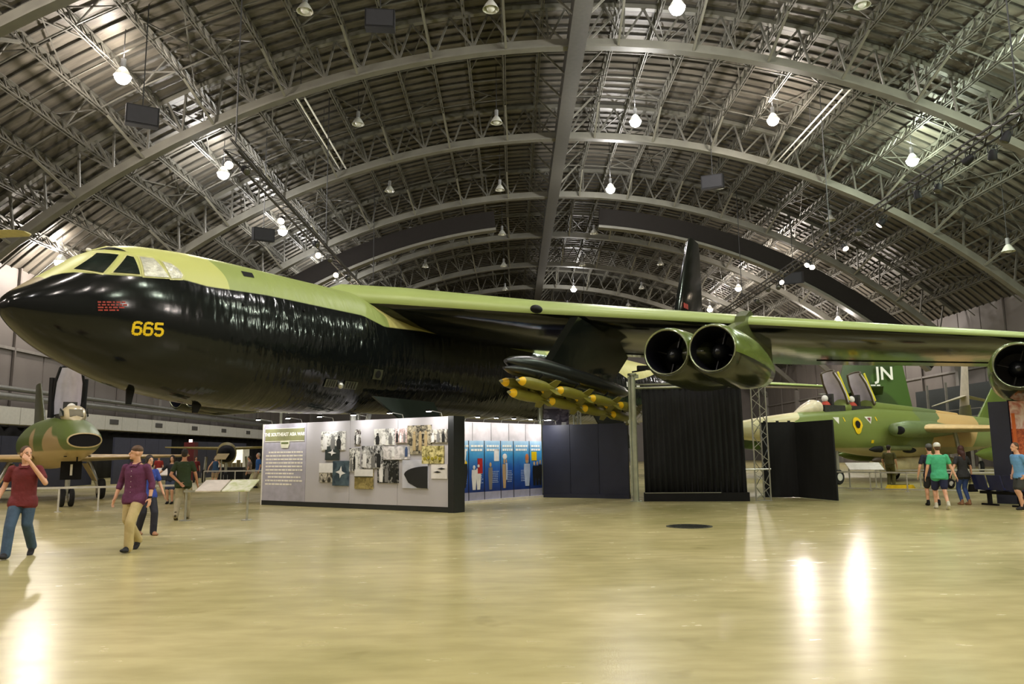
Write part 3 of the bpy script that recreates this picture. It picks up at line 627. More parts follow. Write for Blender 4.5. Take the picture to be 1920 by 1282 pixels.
# bombs slung under the port rack: eight clusters' worth of individual bombs
M_bomb = mat('bomb_olive', srgb(112, 108, 34), .45, 0, .1, 3); M_bnose = mat('bomb_yellow_nose', srgb(226, 182, 24), .4)
bp_ = [(-1.1, .03), (-1.05, .06), (-.98, .075), (-.8, .115), (-.5, .136), (0, .137), (.4, .12), (.75, .07), (1.0, .04)]
bm_body = MB().loft([[(x, r * math.cos(2 * PI * k / 18), r * math.sin(2 * PI * k / 18)) for k in range(18)] for x, r in bp_]).mesh('bomb_body', M_bomb, 50)
bm_nose = MB().loft([[(x, (r + .006) * math.cos(2 * PI * k / 18), (r + .006) * math.sin(2 * PI * k / 18)) for k in range(18)] for x, r in ((-1.12, .03), (-1.05, .055), (-.98, .075), (-.88, .1))]).mesh('nose_band', M_bnose, 50)
bm_fuze = MB().tube([(-1.22, 0, 0), (-1.16, 0, 0), (-1.08, 0, 0)], [.015, .035, .045], 10).mesh('nose_fuze', mat('fuze_metal', srgb(150, 150, 120), .3, .6), 40)
bm_fin = MB().prism([(.55, 0, .09), (.75, 0, .26), (1.08, 0, .26), (1.08, 0, .03)], (0, .012, 0)).mesh('tail_vane', M_bomb)
B52M = Matrix.Translation((-10.506, 15.576, 0)) @ Matrix.Rotation(PI / 2 - .5557, 4, 'Z')
POS = [(.26, 0, 'upper right'), (-.26, .0, 'upper left'), (-.02, -.3, 'lower')]
for st in range(4):
    for dl, dz, nm in POS:
        s = 9.3 + 1.15 + st * 2.08; z = 3.5 - .055 * (1.15 + st * 2.08) + dz
        p = B52M @ Vector((s, -(6.42 + dl), z))
        t = thing('bomb', 'olive bomb with yellow nose, %s one in the %s cluster from the rack nose' % (nm, ['first', 'second', 'third', 'fourth'][st]), 'bomb', p, PI / 2 - .5557, 'bombs under the port wing rack')
        t.rotation_euler = (0, .055, PI / 2 - .5557); t.scale = (.9, 1.12, 1.12)
        link('bomb_body', bm_body, t); link('nose_band', bm_nose, t); link('nose_fuze', bm_fuze, t)
        for k in range(4): o = link('tail_vane', bm_fin, t); o.rotation_euler = (k * PI / 2 + PI / 4, 0, 0)
        MB().bar((0, 0, .1), (0, -dl * .6, .24 if dz == 0 else .38), .05).build('suspension_lug', M_brack, t)
# ------------------------------------------------------------------ display walls in the middle
def frame_of(p, q):
    """thing frame whose local x runs p -> q on the floor, local -y faces the viewer side"""
    p, q = Vector(p), Vector(q); d = q - p; return d.length, math.atan2(d.y, d.x)
def slab_text(body, size, m, parent, x, y, z, name='lettering', bold=.0):
    me = textmesh(name, body, size, m, .002, bold); o = link(name, me, parent); o.location = (x, y, z); o.rotation_euler = (PI / 2, 0, 0); return o
M_wgrey = mat('panel_print_grey', srgb(186, 184, 190), .5, 0, .05, .8)
M_olv = mat('title_band_olive', srgb(134, 136, 96), .5)
M_ink = mat('white_ink', srgb(250, 250, 244), .5, 0, .01)
M_base = mat('base_black', srgb(26, 30, 32), .45)  # black finish of the wall plinth and end return
def photo_mat(name, dark, light, sc, th, seed):
    m = bpy.data.materials.new(name); m.use_nodes = True; nt = m.node_tree; N = nt.nodes; L = nt.links; b = N['Principled BSDF']; b.inputs['Roughness'].default_value = .4
    tc = N.new('ShaderNodeTexCoord'); mp = N.new('ShaderNodeMapping'); mp.inputs['Location'].default_value = (seed * 3.7, seed, seed * 1.3); L.new(tc.outputs['Object'], mp.inputs[0])
    n = N.new('ShaderNodeTexNoise'); n.inputs['Scale'].default_value = sc; n.inputs['Detail'].default_value = 9; n.inputs['Distortion'].default_value = 1.2; L.new(mp.outputs[0], n.inputs['Vector'])
    r = N.new('ShaderNodeValToRGB'); e = r.color_ramp.elements; e[0].position = th - .1; e[0].color = dark; e[1].position = th + .14; e[1].color = light
    L.new(n.outputs['Fac'], r.inputs[0]); L.new(r.outputs[0], b.inputs['Base Color']); return m
L1, rz1 = frame_of((-8.39, 26.26, 0), (-1.74, 21.81, 0))
dw = thing('photo_display_wall', 'long white and grey display wall covered with war photographs and text', 'display wall', (-8.39, 26.26, 0), rz1)
H1 = 2.66
MB().box(L1 / 2, .07, H1 / 2 + .05, L1 - .02, .12, H1 - .1).build('backing', M_wgrey, dw)
MB().box(L1 / 2, .09, .075, L1 + .02, .22, .15).build('plinth', M_base, dw)
MB().tube([(-.03, .05, 0), (-.03, .05, H1)], .075, 12).build('end_post', M_white, dw, 40)
MB().box(L1 + .07, .16, H1 / 2, .2, .5, H1).build('end_return', M_base, dw)
pw = [0, 2.1] + [2.1 + (L1 - 2.1) * k / 3 for k in (1, 2, 3)]
for k, (a, b) in enumerate(zip(pw, pw[1:])): MB().box((a + b) / 2, -.002, H1 / 2 + .06, b - a - .012, .03, H1 - .18).build('print_panel', M_wgrey if k else mat('panel_print_left', srgb(172, 170, 184), .5), dw)
MB().box(1.05, -.022, 2.28, 1.92, .01, .44).build('title_band', M_olv, dw)
for z in (2.08, 2.5): MB().box(1.05, -.03, z, 1.92, .01, .02).build('title_rule', M_ink, dw)
o = slab_text('THE SOUTHEAST ASIA WAR', .158, M_ink, dw, 1.05, -.03, 2.3, 'title_lettering', .004); o['label'] = 'title lettering THE SOUTHEAST ASIA WAR'
MB().prism([(.88, -.03, 2.1), (1.32, -.03, 2.1), (1.32, -.03, 2.0), (1.26, -.03, 1.86), (.94, -.03, 1.86), (.88, -.03, 2.0)], (0, -.012, 0)).build('ribbon_badge', mat('badge_cream', srgb(226, 228, 206), .5), dw)
MB().box(1.1, -.045, 2.02, .34, .01, .05).build('ribbon_bar', mat('badge_green', srgb(96, 110, 60), .5), dw)
random.seed(3)
for r in range(10):                                   # lines of small print
    z = 1.72 - r * .115; x = .28 if r in (0, 7) else .15; mb = MB(); xe = 1.95 if r not in (6, 9) else random.uniform(1.2, 1.6)
    while x < xe - .06:
        l = random.uniform(.05, .2); l = min(l, xe - x); mb.box(x + l / 2, -.02, z, l, .006, .05); x += l + .03
    mb.build('text_line', mat('body_text_ink', srgb(244, 240, 226), .5, 0, .01), dw)
W_, K_ = srgb(236, 236, 232), srgb(30, 32, 34)
PH = [  # x px of the zoomed panel -> u, v as share of the panel; dark, light, scale, threshold, extra marks
    (620, 845, 200, 380, K_, W_, 9, .42, None), (662, 792, 342, 472, srgb(34, 44, 46), srgb(52, 62, 62), 3, .5, 'jet'), (612, 740, 500, 680, srgb(40, 36, 28), srgb(222, 216, 200), 5, .5, 'ground'), (738, 888, 480, 712, srgb(44, 62, 76), srgb(80, 100, 112), 3, .5, 'jet'),
    (888, 985, 360, 582, K_, W_, 10, .46, None), (935, 990, 185, 330, srgb(60, 50, 46), W_, 12, .5, None), (1005, 1210, 340, 552, K_, srgb(220, 220, 220), 7, .47, None), (945, 1117, 560, 742, srgb(120, 108, 62), srgb(176, 160, 104), 7, .5, 'field'), (1117, 1310, 180, 335, srgb(96, 96, 98), W_, 9, .42, None),
    (1155, 1350, 478, 688, srgb(24, 28, 28), srgb(210, 210, 206), 7, .6, None), (1210, 1455, 345, 470, srgb(150, 150, 152), srgb(232, 228, 230), 6, .45, 'people'), (1320, 1430, 180, 315, srgb(130, 100, 96), srgb(225, 205, 205), 9, .45, None), (1430, 1655, 150, 420, srgb(50, 48, 42), srgb(196, 186, 160), 8, .5, 'crew'), (1387, 1625, 475, 738, srgb(186, 190, 204), srgb(206, 208, 220), 2, .5, 'nose'), (1570, 1775, 345, 510, srgb(96, 90, 30), srgb(220, 210, 150), 8, .48, 'bombs'), (1650, 1805, 190, 315, srgb(70, 66, 58), srgb(220, 216, 206), 9, .48, None), (1655, 1805, 515, 650, srgb(216, 214, 210), srgb(232, 230, 228), 3, .5, 'darkjet')]
def pu(x): 
    # share along the wall of a picture column (the wall comes nearer to the right)
    t = (x - 75) / (1830 - 75); z0, z1 = 26.26, 21.81; return t * z1 / (z1 + (1 - t) * (z0 - z1)) if False else t * z0 / (z1 + t * (z0 - z1)) 
def pv(x, y):
    t = (x - 75) / (1830 - 75); top = 128 - 62 * t; bot = 890 + 72 * t; return H1 * (1 - (y - top) / (bot - top))
M_mw, M_mk, M_mo = mat('mark_white', srgb(235, 235, 235), .5), mat('mark_black', srgb(28, 30, 32), .5), mat('mark_olive', srgb(150, 140, 40), .5)
M_mb = mat('mark_blue', srgb(60, 80, 120), .5)
for i, (x0, x1, y0, y1, dk, lt, sc, th, ex) in enumerate(PH):
    u0, u1 = L1 * (1 - (1 - (x0 - 75) / 1755) ) , 0
    f = lambda x: L1 * ((x - 75) / 1755) * 21.81 * 0 + L1 * (lambda t: t * 26.26 / (21.81 + t * (26.26 - 21.81)))((x - 75) / 1755)
    a, b = f(x0), f(x1); xm = (x0 + x1) / 2; zt, zb = pv(xm, y0), pv(xm, y1); cx, cz, w_, h_ = (a + b) / 2, (zt + zb) / 2, b - a, zt - zb
    d = .03 + .006 * (i % 4)
    p = MB().box(0, 0, 0, w_, .03, h_).build('photo_print', photo_mat('photo_%d' % i, dk, lt, sc * .9, th, i), dw); p.location = (cx, -d, cz)
    p['label'] = {'jet': 'dark photograph of a pale jet in flight', 'nose': 'photograph of a dark bomber nose against pale sky', 'field': 'photograph of a grassy field below pale sky', 'bombs': 'photograph of yellow-nosed bombs on a trolley', 'people': 'photograph of two people talking on a pale ramp', 'crew': 'photograph of a crew beside a parked aircraft', 'ground': 'photograph of a tent camp under white sky', 'darkjet': 'pale photograph of small dark jets in flight'}.get(ex, 'black and white wartime photograph')
    y = -.02
    if ex == 'jet': MB().prism([(-.3 * w_, y, .05 * h_), (-.05 * w_, y, .12 * h_), (.05 * w_, y, .3 * h_), (.1 * w_, y, .08 * h_), (.32 * w_, y, .0), (.08 * w_, y, -.06 * h_), (-.02 * w_, y, -.2 * h_), (-.06 * w_, y, -.02 * h_)], (0, -.004, 0)).build('jet_shape', M_mw, p)
    if ex == 'nose': MB().prism([(-.42 * w_ + .84 * w_ * (1 - math.cos(t * PI / 2 / 8)) if False else .5 * w_ - .92 * w_ * math.cos(t * PI / 16), y, -.02 * h_ + .3 * h_ * math.sin(t * PI / 16)) for t in range(9)] + [(.5 * w_, y, -.5 * h_), (.1 * w_, y, -.48 * h_), (-.25 * w_, y, -.3 * h_)], (0, -.004, 0)).build('nose_shape', M_mk, p)
    if ex == 'field': MB().box(0, y, .3 * h_, w_, .004, .4 * h_).build('sky_strip', M_mw, p); MB().box(0, y - .003, .12 * h_, w_, .004, .05 * h_).build('tree_line', mat('mark_treeline', srgb(70, 72, 44), .6), p)
    if ex == 'ground': MB().box(0, y, .25 * h_, w_, .004, .5 * h_).build('sky_strip', M_mw, p)
    if ex == 'people':
        for xx, m in ((-.12, M_mw), (.38, M_mb)): MB().box(xx * w_, y, 0, .1 * w_, .004, .6 * h_).ell((xx * w_, y, .36 * h_), (.04 * w_, .004, .08 * h_), 10, 6).build('figure_shape', m, p)
    if ex == 'crew':
        for xx in (-.2, .05, .28): MB().box(xx * w_, y, -.1 * h_, .12 * w_, .004, .55 * h_).ell((xx * w_, y, .24 * h_), (.05 * w_, .004, .06 * h_), 10, 6).build('figure_shape', mat('mark_tan', srgb(180, 160, 120), .5), p)
    if ex == 'bombs':
        for k in range(5): MB().ell((-.36 * w_ + k * .17 * w_, y, -.22 * h_ + (k % 2) * .06 * h_), (.07 * w_, .004, .1 * h_), 10, 6).build('bomb_shape', M_mo, p)
    if ex is None:
        for k in range(3):
            xx = -.3 + .3 * k + random.uniform(-.05, .05); hh = random.uniform(.5, .72); m = (M_mw, M_grey, M_mk)[(i + k) % 3]; wd = .16 * w_
            MB().prism([(xx * w_ - wd * .5, y, -.46 * h_), (xx * w_ + wd * .5, y, -.46 * h_), (xx * w_ + wd * .6, y, (hh - .62) * h_), (xx * w_ + wd * .3, y, (hh - .48) * h_), (xx * w_ - wd * .3, y, (hh - .48) * h_), (xx * w_ - wd * .6, y, (hh - .62) * h_)], (0, -.004, 0)).ell((xx * w_, y, (hh - .4) * h_), (wd * .3, .004, .07 * h_), 10, 6).build('figure_shape', m, p)
    if ex == 'darkjet':
        for xx, zz in ((-.1, -.05), (.15, .18)): MB().prism([(xx * w_ - .25 * w_, y, zz * h_), (xx * w_, y, zz * h_ + .08 * h_), (xx * w_ + .25 * w_, y, zz * h_), (xx * w_, y, zz * h_ - .06 * h_)], (0, -.004, 0)).build('jet_shape', M_mk, p)
# small lamps clipped on the top edge
M_dl = spot_mat('display_lamp_lens', (1, .97, .92, 1), 30)
def clip_lamp(x, y, z, rz, label, group, watts, out=.55):
    t = thing('display_lamp', label, 'lamp', (x, y, z), rz, group)
    MB().tube([(0, .05, -.06), (0, 0, .07), (0, -out, .12)], .012, 6).build('arm', M_chrome, t)
    MB().box(0, -out, .11, .14, .1, .05).build('lamp_head', M_black, t); MB().box(0, -out + .005, .08, .12, .08, .012).build('lens', M_dl, t)
    ld = bpy.data.lights.new('lamp_beam', 'AREA'); ld.energy = watts; ld.size = .12; ld.color = (1, .97, .93)
    lo = bpy.data.objects.new('lamp_beam', ld); COL.objects.link(lo); lo.parent = t; lo.location = (0, -out + .02, .065); lo.rotation_euler = (math.radians(28), 0, 0)
for k in range(6):
    u = .35 + k * (L1 - .7) / 5; q = Vector((-8.39, 26.26)) + Vector((math.cos(rz1), math.sin(rz1))) * u
    clip_lamp(q.x, q.y, H1 + .04, rz1, '%s clip lamp from the left on top of the photo display wall' % NTH[k], 'clip lamps on the photo display wall', 10)

# wall of blue pilot panels behind it
P2, Q2 = (-1.95, 25.28, 0), (1.06, 28.93, 0); L2, rz2 = frame_of(P2, Q2)
bw = thing('blue_panel_wall', 'white exhibit wall carrying six tall blue graphic panels', 'display wall', P2, rz2)
MB().box(L2 / 2, .07, 1.33, L2, .12, 2.66).build('backing', mat('wall_white_panel', srgb(206, 200, 204), .55), bw)
MB().box(L2 / 2, .03, .04, L2, .2, .08).build('plinth', M_white, bw)
for k in range(1, 5): MB().box(L2 * k / 5, .005, 2.34, .012, .012, .6).build('panel_seam', M_grey, bw)
def blue_mat(i):
    m = bpy.data.materials.new('blue_print_%d' % i); m.use_nodes = True; nt = m.node_tree; N = nt.nodes; L = nt.links; b = N['Principled BSDF']; b.inputs['Roughness'].default_value = .35
    tc = N.new('ShaderNodeTexCoord'); sx = N.new('ShaderNodeSeparateXYZ'); L.new(tc.outputs['Object'], sx.inputs[0])
    n = N.new('ShaderNodeTexNoise'); n.inputs['Scale'].default_value = 2.5; n.inputs['Detail'].default_value = 4; mp = N.new('ShaderNodeMapping'); mp.inputs['Location'].default_value = (i * 5, 0, 0); L.new(tc.outputs['Object'], mp.inputs[0]); L.new(mp.outputs[0], n.inputs['Vector'])
    a = N.new('ShaderNodeMath'); a.operation = 'MULTIPLY_ADD'; a.inputs[1].default_value = .5; L.new(n.outputs['Fac'], a.inputs[0]); L.new(sx.outputs['Z'], a.inputs[2])
    mr = N.new('ShaderNodeMapRange'); mr.inputs[1].default_value = .5; mr.inputs[2].default_value = 2.4; L.new(a.outputs[0], mr.inputs[0])
    r = N.new('ShaderNodeValToRGB'); L.new(mr.outputs[0], r.inputs[0]); e = r.color_ramp.elements; e[0].position = 0; e[0].color = srgb(28, 48, 118); e[1].position = 1; e[1].color = srgb(196, 224, 244)
    q = e.new(.45); q.color = srgb(44, 96, 186); q = e.new(.72); q.color = srgb(76, 164, 222); L.new(r.outputs[0], b.inputs['Base Color']); return m
edges = [.12, .72, 1.5, 2.35, 3.05, 3.95, L2 - .02]
FIG = {'w': M_mw, 'k': M_mk, 't': mat('figure_tan', srgb(190, 160, 120), .5), 'l': mat('figure_pale_blue', srgb(180, 196, 226), .5), 'g': mat('figure_grey', srgb(130, 124, 118), .5), 'y': M_yellow, 'r': mat('poster_red', srgb(178, 40, 40), .5), 'o': mat('figure_orange', srgb(204, 120, 70), .5)}
def figure(p, x, zb, h, m, w_=.2):
    mb = MB().prism([(x - w_ * .3, -.03, zb), (x + w_ * .3, -.03, zb), (x + w_ * .5, -.03, zb + h * .55), (x + w_ * .45, -.03, zb + h * .82), (x - w_ * .45, -.03, zb + h * .82), (x - w_ * .5, -.03, zb + h * .55)], (0, -.006, 0)); mb.build('printed_figure', FIG[m], p)
    MB().ell((x, -.034, zb + h * .92), (w_ * .26, .006, h * .09), 10, 6).build('printed_head', FIG['t' if m != 'w' else 'w'], p, 60)
PD = [[('k', .5, .5, .95, .5), ('w', .55, 1.3, .55, .3)], [('w', .32, .42, .8, .24), ('w', .62, .42, .85, .24)], [('g', .35, .4, .9, .22)], [('t', .25, .42, 1.0, .2), ('l', .42, .7, .7, .12)], [('l', .85, .45, .95, .36)], [('k', .35, .45, .85, .2), ('k', .6, .45, .85, .2), ('k', .84, .45, .9, .2)]]
for i in range(6):
    a, b = edges[i] + .02, edges[i + 1] - .02; w_ = b - a
    p = bpy.data.objects.new('blue_panel', None); COL.objects.link(p); p.parent = bw; p.location = (a, 0, 0); p['label'] = 'tall blue exhibit panel with printed figures'
    MB().box(w_ / 2, -.01, 1.06, w_, .03, 1.95).build('panel_face', blue_mat(i), p)
    MB().box(w_ / 2, -.012, .2, w_, .034, .28).build('panel_footer', mat('footer_lilac', srgb(166, 168, 196), .5), p)
    MB().box(-.02, -.012, 1.04, .03, .034, 2.0).build('panel_edge', M_navy, p)
    for r in range(2):
        mb = MB(); x = .12 * w_
        while x < .85 * w_: l = random.uniform(.06, .14); mb.box(x + l / 2, -.03, 1.86 - r * .13, l, .006, .07); x += l + .03
        mb.build('title_lettering', M_ink, p)
    for r in range(7):
        mb = MB(); x = .5 * w_ if i % 2 else .45 * w_
        xe = x + .34 * w_
        while x < xe: l = random.uniform(.04, .1); mb.box(x + l / 2, -.028, 1.0 - r * .06, l, .006, .022); x += l + .02
        mb.build('text_line', mat('pale_print', srgb(170, 190, 226), .5), p)
    for (m, x, zb, h, ww) in PD[i]: figure(p, x * w_, zb, h, m, ww)
    if i == 0: MB().ell((.75 * w_, -.03, 1.25), (.09, .006, .14), 12, 8).build('printed_medal', FIG['y'], p, 60)
    if i == 1: MB().box(.72 * w_, -.034, 1.2, .24, .008, .5).build('printed_poster', FIG['r'], p)
    if i == 2: MB().box(.75 * w_, -.03, 1.55, .26, .006, .4).build('printed_document', FIG['w'], p)
    if i == 3: MB().ell((.3 * w_, -.03, 1.5), (.12, .006, .1), 12, 8).build('printed_portrait', FIG['w'], p, 60)
    if i == 4: MB().ell((.85 * w_, -.035, 1.45), (.1, .006, .14), 12, 8).build('printed_portrait', FIG['o'], p, 60)
    if i == 5: MB().box(.35 * w_, -.03, 1.5, .3, .006, .32).build('printed_map', FIG['y'], p)
for k in range(5):
    u = .6 + k * (L2 - 1.0) / 4; q = Vector(P2[:2]) + Vector((math.cos(rz2), math.sin(rz2))) * u
    clip_lamp(q.x, q.y, 2.7, rz2, '%s clip lamp from the left on top of the blue panel wall' % NTH[k], 'clip lamps on the blue panel wall', 8)
# dark blue-grey wall beyond
P3, Q3 = (1.08, 28.9, 0), (4.02, 27.32, 0); L3, rz3 = frame_of(P3, Q3)
kw = thing('dark_panel_wall', 'plain dark navy partition of three joined panels', 'partition', P3, rz3)
for k in range(3): MB().box(L3 * (k + .5) / 3, .06, 1.38, L3 / 3 - .015, .1, 2.48).build('partition_panel', M_navy, kw)
MB().box(L3 / 2, .05, .07, L3, .16, .14).build('plinth', M_navy, kw)
q = Vector(P3[:2]) + Vector((math.cos(rz3), math.sin(rz3))) * .55
clip_lamp(q.x, q.y, 2.7, rz3, 'single clip lamp on the dark navy partition', 'clip lamp on the navy partition', 14)

# pole, curtain, truss tower, black screens
def pole(x, y, h, r, label, m=None, thick=True):
    t = thing('support_pole', label, 'pole', (x, y, 0))
    MB().tube([(0, 0, .02), (0, 0, h)], r, 14).build('shaft', m or M_alu, t, 40); MB().tube([(0, 0, 0), (0, 0, .03)], r * 2, 16).build('base_plate', M_alu, t, 40)
    MB().tube([(0, 0, h - .02), (0, 0, h + .05)], r * 1.5, 14).build('cap', M_alu, t, 40)
    return t
M_alu = mat('pole_aluminium', srgb(178, 184, 164), .35, .6)
p = pole(4.0, 25.75, 4.15, .1, 'pale green-grey round pole left of the black curtain'); MB().tube([(-.12, -.02, 0.2), (-.12, -.02, 4.1)], .035, 8).build('side_tube', M_alu, p, 40)
MB().box(.1, -.02, 4.1, .2, .12, .12).build('clamp', M_alu, p); MB().bar((.0, 0, 4.25), (.45, -.05, 4.32), .05).build('arm', M_black, p); MB().box(.42, -.08, 4.38, .5, .2, .14).build('cable_box', M_black, p); MB().box(-.14, 0, 2.6, .1, .1, .1).build('clamp', M_alu, p)
ct = thing('stage_curtain', 'tall black pleated curtain hung from a pale crossbar', 'curtain', (4.34, 26.0, 0), math.atan2(-.5, 3.2))
LC = math.hypot(3.2, .5); NC = 90; mb = MB(); rows = []
for z in (.28, 1.2, 2.3, 3.2, 3.68): rows.append([(LC * i / NC + (.03 * (1 - z / 4) * (i / NC)), .05 * math.sin(i * 1.25 + .3 * z) * (1.15 - z * .1) + .02 * math.sin(i * .37), z) for i in range(NC + 1)] + [(LC * i / NC, .02 + .05 * math.sin(i * 1.25 + .3 * z) * (1.15 - z * .1) + .02 * math.sin(i * .37), z) for i in range(NC, -1, -1)])
M_cloth = mat('black_velour', srgb(17, 19, 20), .9, 0, .3, 3, stretch=(6, 1, .3))
mb.loft(rows).build('drape', M_cloth, ct, 0)
MB().tube([(-.35, -.02, 3.74), (LC + .1, -.02, 3.74)], .035, 8).build('crossbar', M_alu, ct, 40); MB().tube([(-.35, .1, 3.86), (LC + .1, .1, 3.86)], .03, 8).build('crossbar', M_alu, ct, 40)
MB().box(LC / 2 + .02, -.02, .14, LC + .12, .3, .28).build('weighted_base', M_black, ct); MB().tube([(.0, -.17, .27), (LC * .75, -.17, .28)], .015, 6).build('base_tube', M_chrome, ct)
def lattice(x, y, h, w_, label, z0=0.):
    t = thing('truss_tower', label, 'truss', (x, y, z0)); c = [(-w_ / 2, -.1), (w_ * .3, .12), (w_ / 2 + .05, -.12)]
    for cx, cy in c: MB().tube([(cx, cy, .02), (cx, cy, h)], .026, 8).build('chord', M_chrome, t, 40)
    n = int(h / .42)
    for i in range(3):
        mb = MB(); a, b = c[i], c[(i + 1) % 3]
        for k in range(n):
            z1, z2 = .05 + (h - .1) * k / n, .05 + (h - .1) * (k + 1) / n; p_, q_ = (a, b) if k % 2 else (b, a)
            mb.bar((p_[0], p_[1], z1), (q_[0], q_[1], z2), .018)
        mb.build('lacing', M_chrome, t)
    for z in (.0, h): MB().prism([(cx * 1.15, cy * 1.15, z) for cx, cy in c], (0, 0, .02)).build('end_plate', M_chrome, t)
    MB().tube([(-w_ / 2 - .3, -.1, .97 + .04), (w_ / 2 + .1, -.1, 1.01)], .03, 8).build('handle_bar', M_chrome, t) 
    return t
lattice(8.06, 25.6, 3.78, .42, 'silver lattice truss tower right of the black curtain')
sc = thing('black_screen', 'low black folding screen right of the truss tower', 'screen', (8.6, 27.1, 0))
def panel_between(parent, a, b, h, th, m, name):
    d = Vector((b[0] - a[0], b[1] - a[1], 0)); n_ = Vector((-d.y, d.x, 0)).normalized() * th
    return MB().prism([(a[0], a[1], .02), (b[0], b[1], .02), (b[0], b[1], h), (a[0], a[1], h)], n_).build(name, m, parent)
panel_between(sc, (0, 0), (1.15, -.2), 2.58, .05, M_cloth, 'screen_leaf'); panel_between(sc, (1.14, -.18), (1.58, -2.3), 2.56, .05, M_cloth, 'screen_leaf')
for u in (.15, .6, 1.0): MB().box(u, -.05, 2.6, .08, .06, .06).build('top_clip', M_black, sc)
# post, banner and small tower seen behind the navy wall
p = pole(1.05, 30.0, 3.75, .1, 'pale round pole behind the navy partition')
bn = thing('hanging_banner', 'purple photographic banner hung behind the navy partition', 'banner', (1.7, 30.5, 0))
MB().box(0, 0, 2.5, 1.0, .04, 2.4).build('banner_cloth', photo_mat('banner_print', srgb(52, 44, 70), srgb(150, 140, 160), 3.0, .55, 4), bn)
for dx in (-.47, .47): MB().tube([(dx, .05, 0), (dx, .05, 3.72)], .03, 8).build('stand_tube', M_chrome, bn)
MB().box(.3, -.025, 2.3, .18, .01, 1.0).build('banner_figure', M_mw, bn); MB().box(0, -.025, 3.5, .95, .01, .35).build('banner_heading', M_wgrey, bn)
lattice(2.5, 30.6, 3.6, .22, 'white lattice truss tower beside the purple banner')
# floor drain cover
dc = thing('drain_cover', 'round dark grated drain cover set in the floor', 'drain cover', (3.78, 17.08, 0))
MB().tube([(0, 0, .001), (0, 0, .008)], .44, 32).build('cover_plate', mat('iron_cover', srgb(76, 78, 70), .4, .6), dc, 40)
for k in range(-5, 6): l = math.sqrt(.4 ** 2 - (k * .07) ** 2); MB().box(k * .07, 0, .011, .03, 2 * l, .008).build('grate_bar', mat('iron_bar', srgb(52, 54, 50), .4, .6), dc)
MB().loft([[(r * math.cos(2 * PI * k / 32), r * math.sin(2 * PI * k / 32), z) for k in range(32)] for r, z in ((.44, .001), (.44, .012), (.49, .012), (.49, .001))], cap=False).build('rim', mat('iron_rim', srgb(100, 102, 90), .4, .5), dc)

# ------------------------------------------------------------------ railings and info stands
M_rail = mat('rail_white', srgb(214, 212, 204), .35, .3)
def railing(pts, h, label, group=None, mid=False):
    p0 = Vector(pts[0] + (0,)); t = thing('barrier_rail', label, 'railing', p0, 0, group); loc = [Vector(p + (0,)) - p0 for p in pts]
    for a, b in zip(loc, loc[1:]):
        MB().bar(a + Vector((0, 0, h)), b + Vector((0, 0, h)), .06, .06).build('top_rail', M_rail, t)
        if mid: MB().bar(a + Vector((0, 0, h * .12)), b + Vector((0, 0, h * .12)), .04).build('low_rail', M_rail, t)
    for a in loc:
        MB().tube([a, a + Vector((0, 0, h))], .028, 8).build('post', M_rail, t, 40); MB().tube([a, a + Vector((0, 0, .02))], .1, 12).build('foot', M_rail, t, 40)
railing([(-18.5, 22.6), (-16.3, 23.1), (-13.7, 23.7), (-12.66, 24.0), (-10.5, 24.7), (-9.6, 27.5)], .72, 'low white barrier rail in front of the open-nosed jet')
railing([(13.0, 32.3), (14.03, 30.91), (14.95, 29.86), (16.4, 29.0), (18.5, 28.6)], .72, 'low white barrier rail before the two-seat jet', mid=True)
railing([(15.5, 33.6), (17.2, 33.2), (20.0, 32.6), (23, 32.2)], .72, 'white barrier rail behind the drop tank of the two-seat jet')
railing([(-15.2, 38.5), (-13.6, 38.3), (-12.0, 38.2), (-10.4, 38)], .9, 'far white barrier rail by the lit showcase')
def stand(x, y, rz, w_, dpt, h, label, m, legs=2, name='info_stand'):
    t = thing(name, label, 'info stand', (x, y, 0), rz)
    MB().prism([(-w_ / 2, -dpt / 2, h - .1), (w_ / 2, -dpt / 2, h - .1), (w_ / 2, dpt / 2, h + .18), (-w_ / 2, dpt / 2, h + .18)], (0, -.012, .03)).build('sign_board', m, t)
    for k, lx in enumerate([-w_ / 2 + .06, w_ / 2 - .06][:legs] if legs == 2 else [0]):
        MB().tube([(lx, 0, 0), (lx, 0, h)], .03, 8).build('leg', M_chrome, t, 40); MB().tube([(lx, 0, 0), (lx, 0, .02)], .12, 12).build('foot', M_chrome, t, 40)
    if legs == 2: MB().bar((-w_ / 2 + .06, 0, h - .08), (w_ / 2 - .06, 0, h - .08), .04).build('crossbar', M_chrome, t)
    return t
M_sgn1 = photo_mat('sign_pale_pink', srgb(206, 196, 186), srgb(226, 216, 206), 3, .5, 2); M_sgn2 = photo_mat('sign_pale_map', srgb(196, 204, 150), srgb(232, 232, 214), 4, .45, 5)
sg_ = thing('info_stand', 'two sloped info boards on silver legs left of the photo wall', 'info stand', (-7.5, 20.0, 0), 0)
for x0, x1, m in ((-.52, .1, M_sgn1), (.15, .84, M_sgn2)): MB().prism([(x0, -.2, .72), (x1, -.2, .72), (x1 + .1, .25, .98), (x0 + .1, .25, .98)], (0, -.01, .03)).build('sign_board', m, sg_)
for x in (-.82, .74): MB().tube([(x, 0, 0), (x, 0, .8)], .03, 8).build('leg', M_chrome, sg_, 40); MB().tube([(x, 0, 0), (x, 0, .02)], .14, 14).build('foot', M_chrome, sg_, 40)
MB().bar((-.86, -.05, .74), (.8, -.05, .74), .05).build('crossbar', M_chrome, sg_)
stand(-14.3, 32.4, .25, .95, .6, .95, 'small sloped info board behind the blue-shirted girl', M_sgn1)
stand(-15.3, 41.0, 0, .62, .5, 1.55, 'upright tan info board before the lit showcase', mat('sign_tan', srgb(190, 172, 130), .5), 1)
stand(14.6, 32.6, -.15, 1.35, .7, .86, 'wide pale info board beside the black folding screen', M_sgn1)

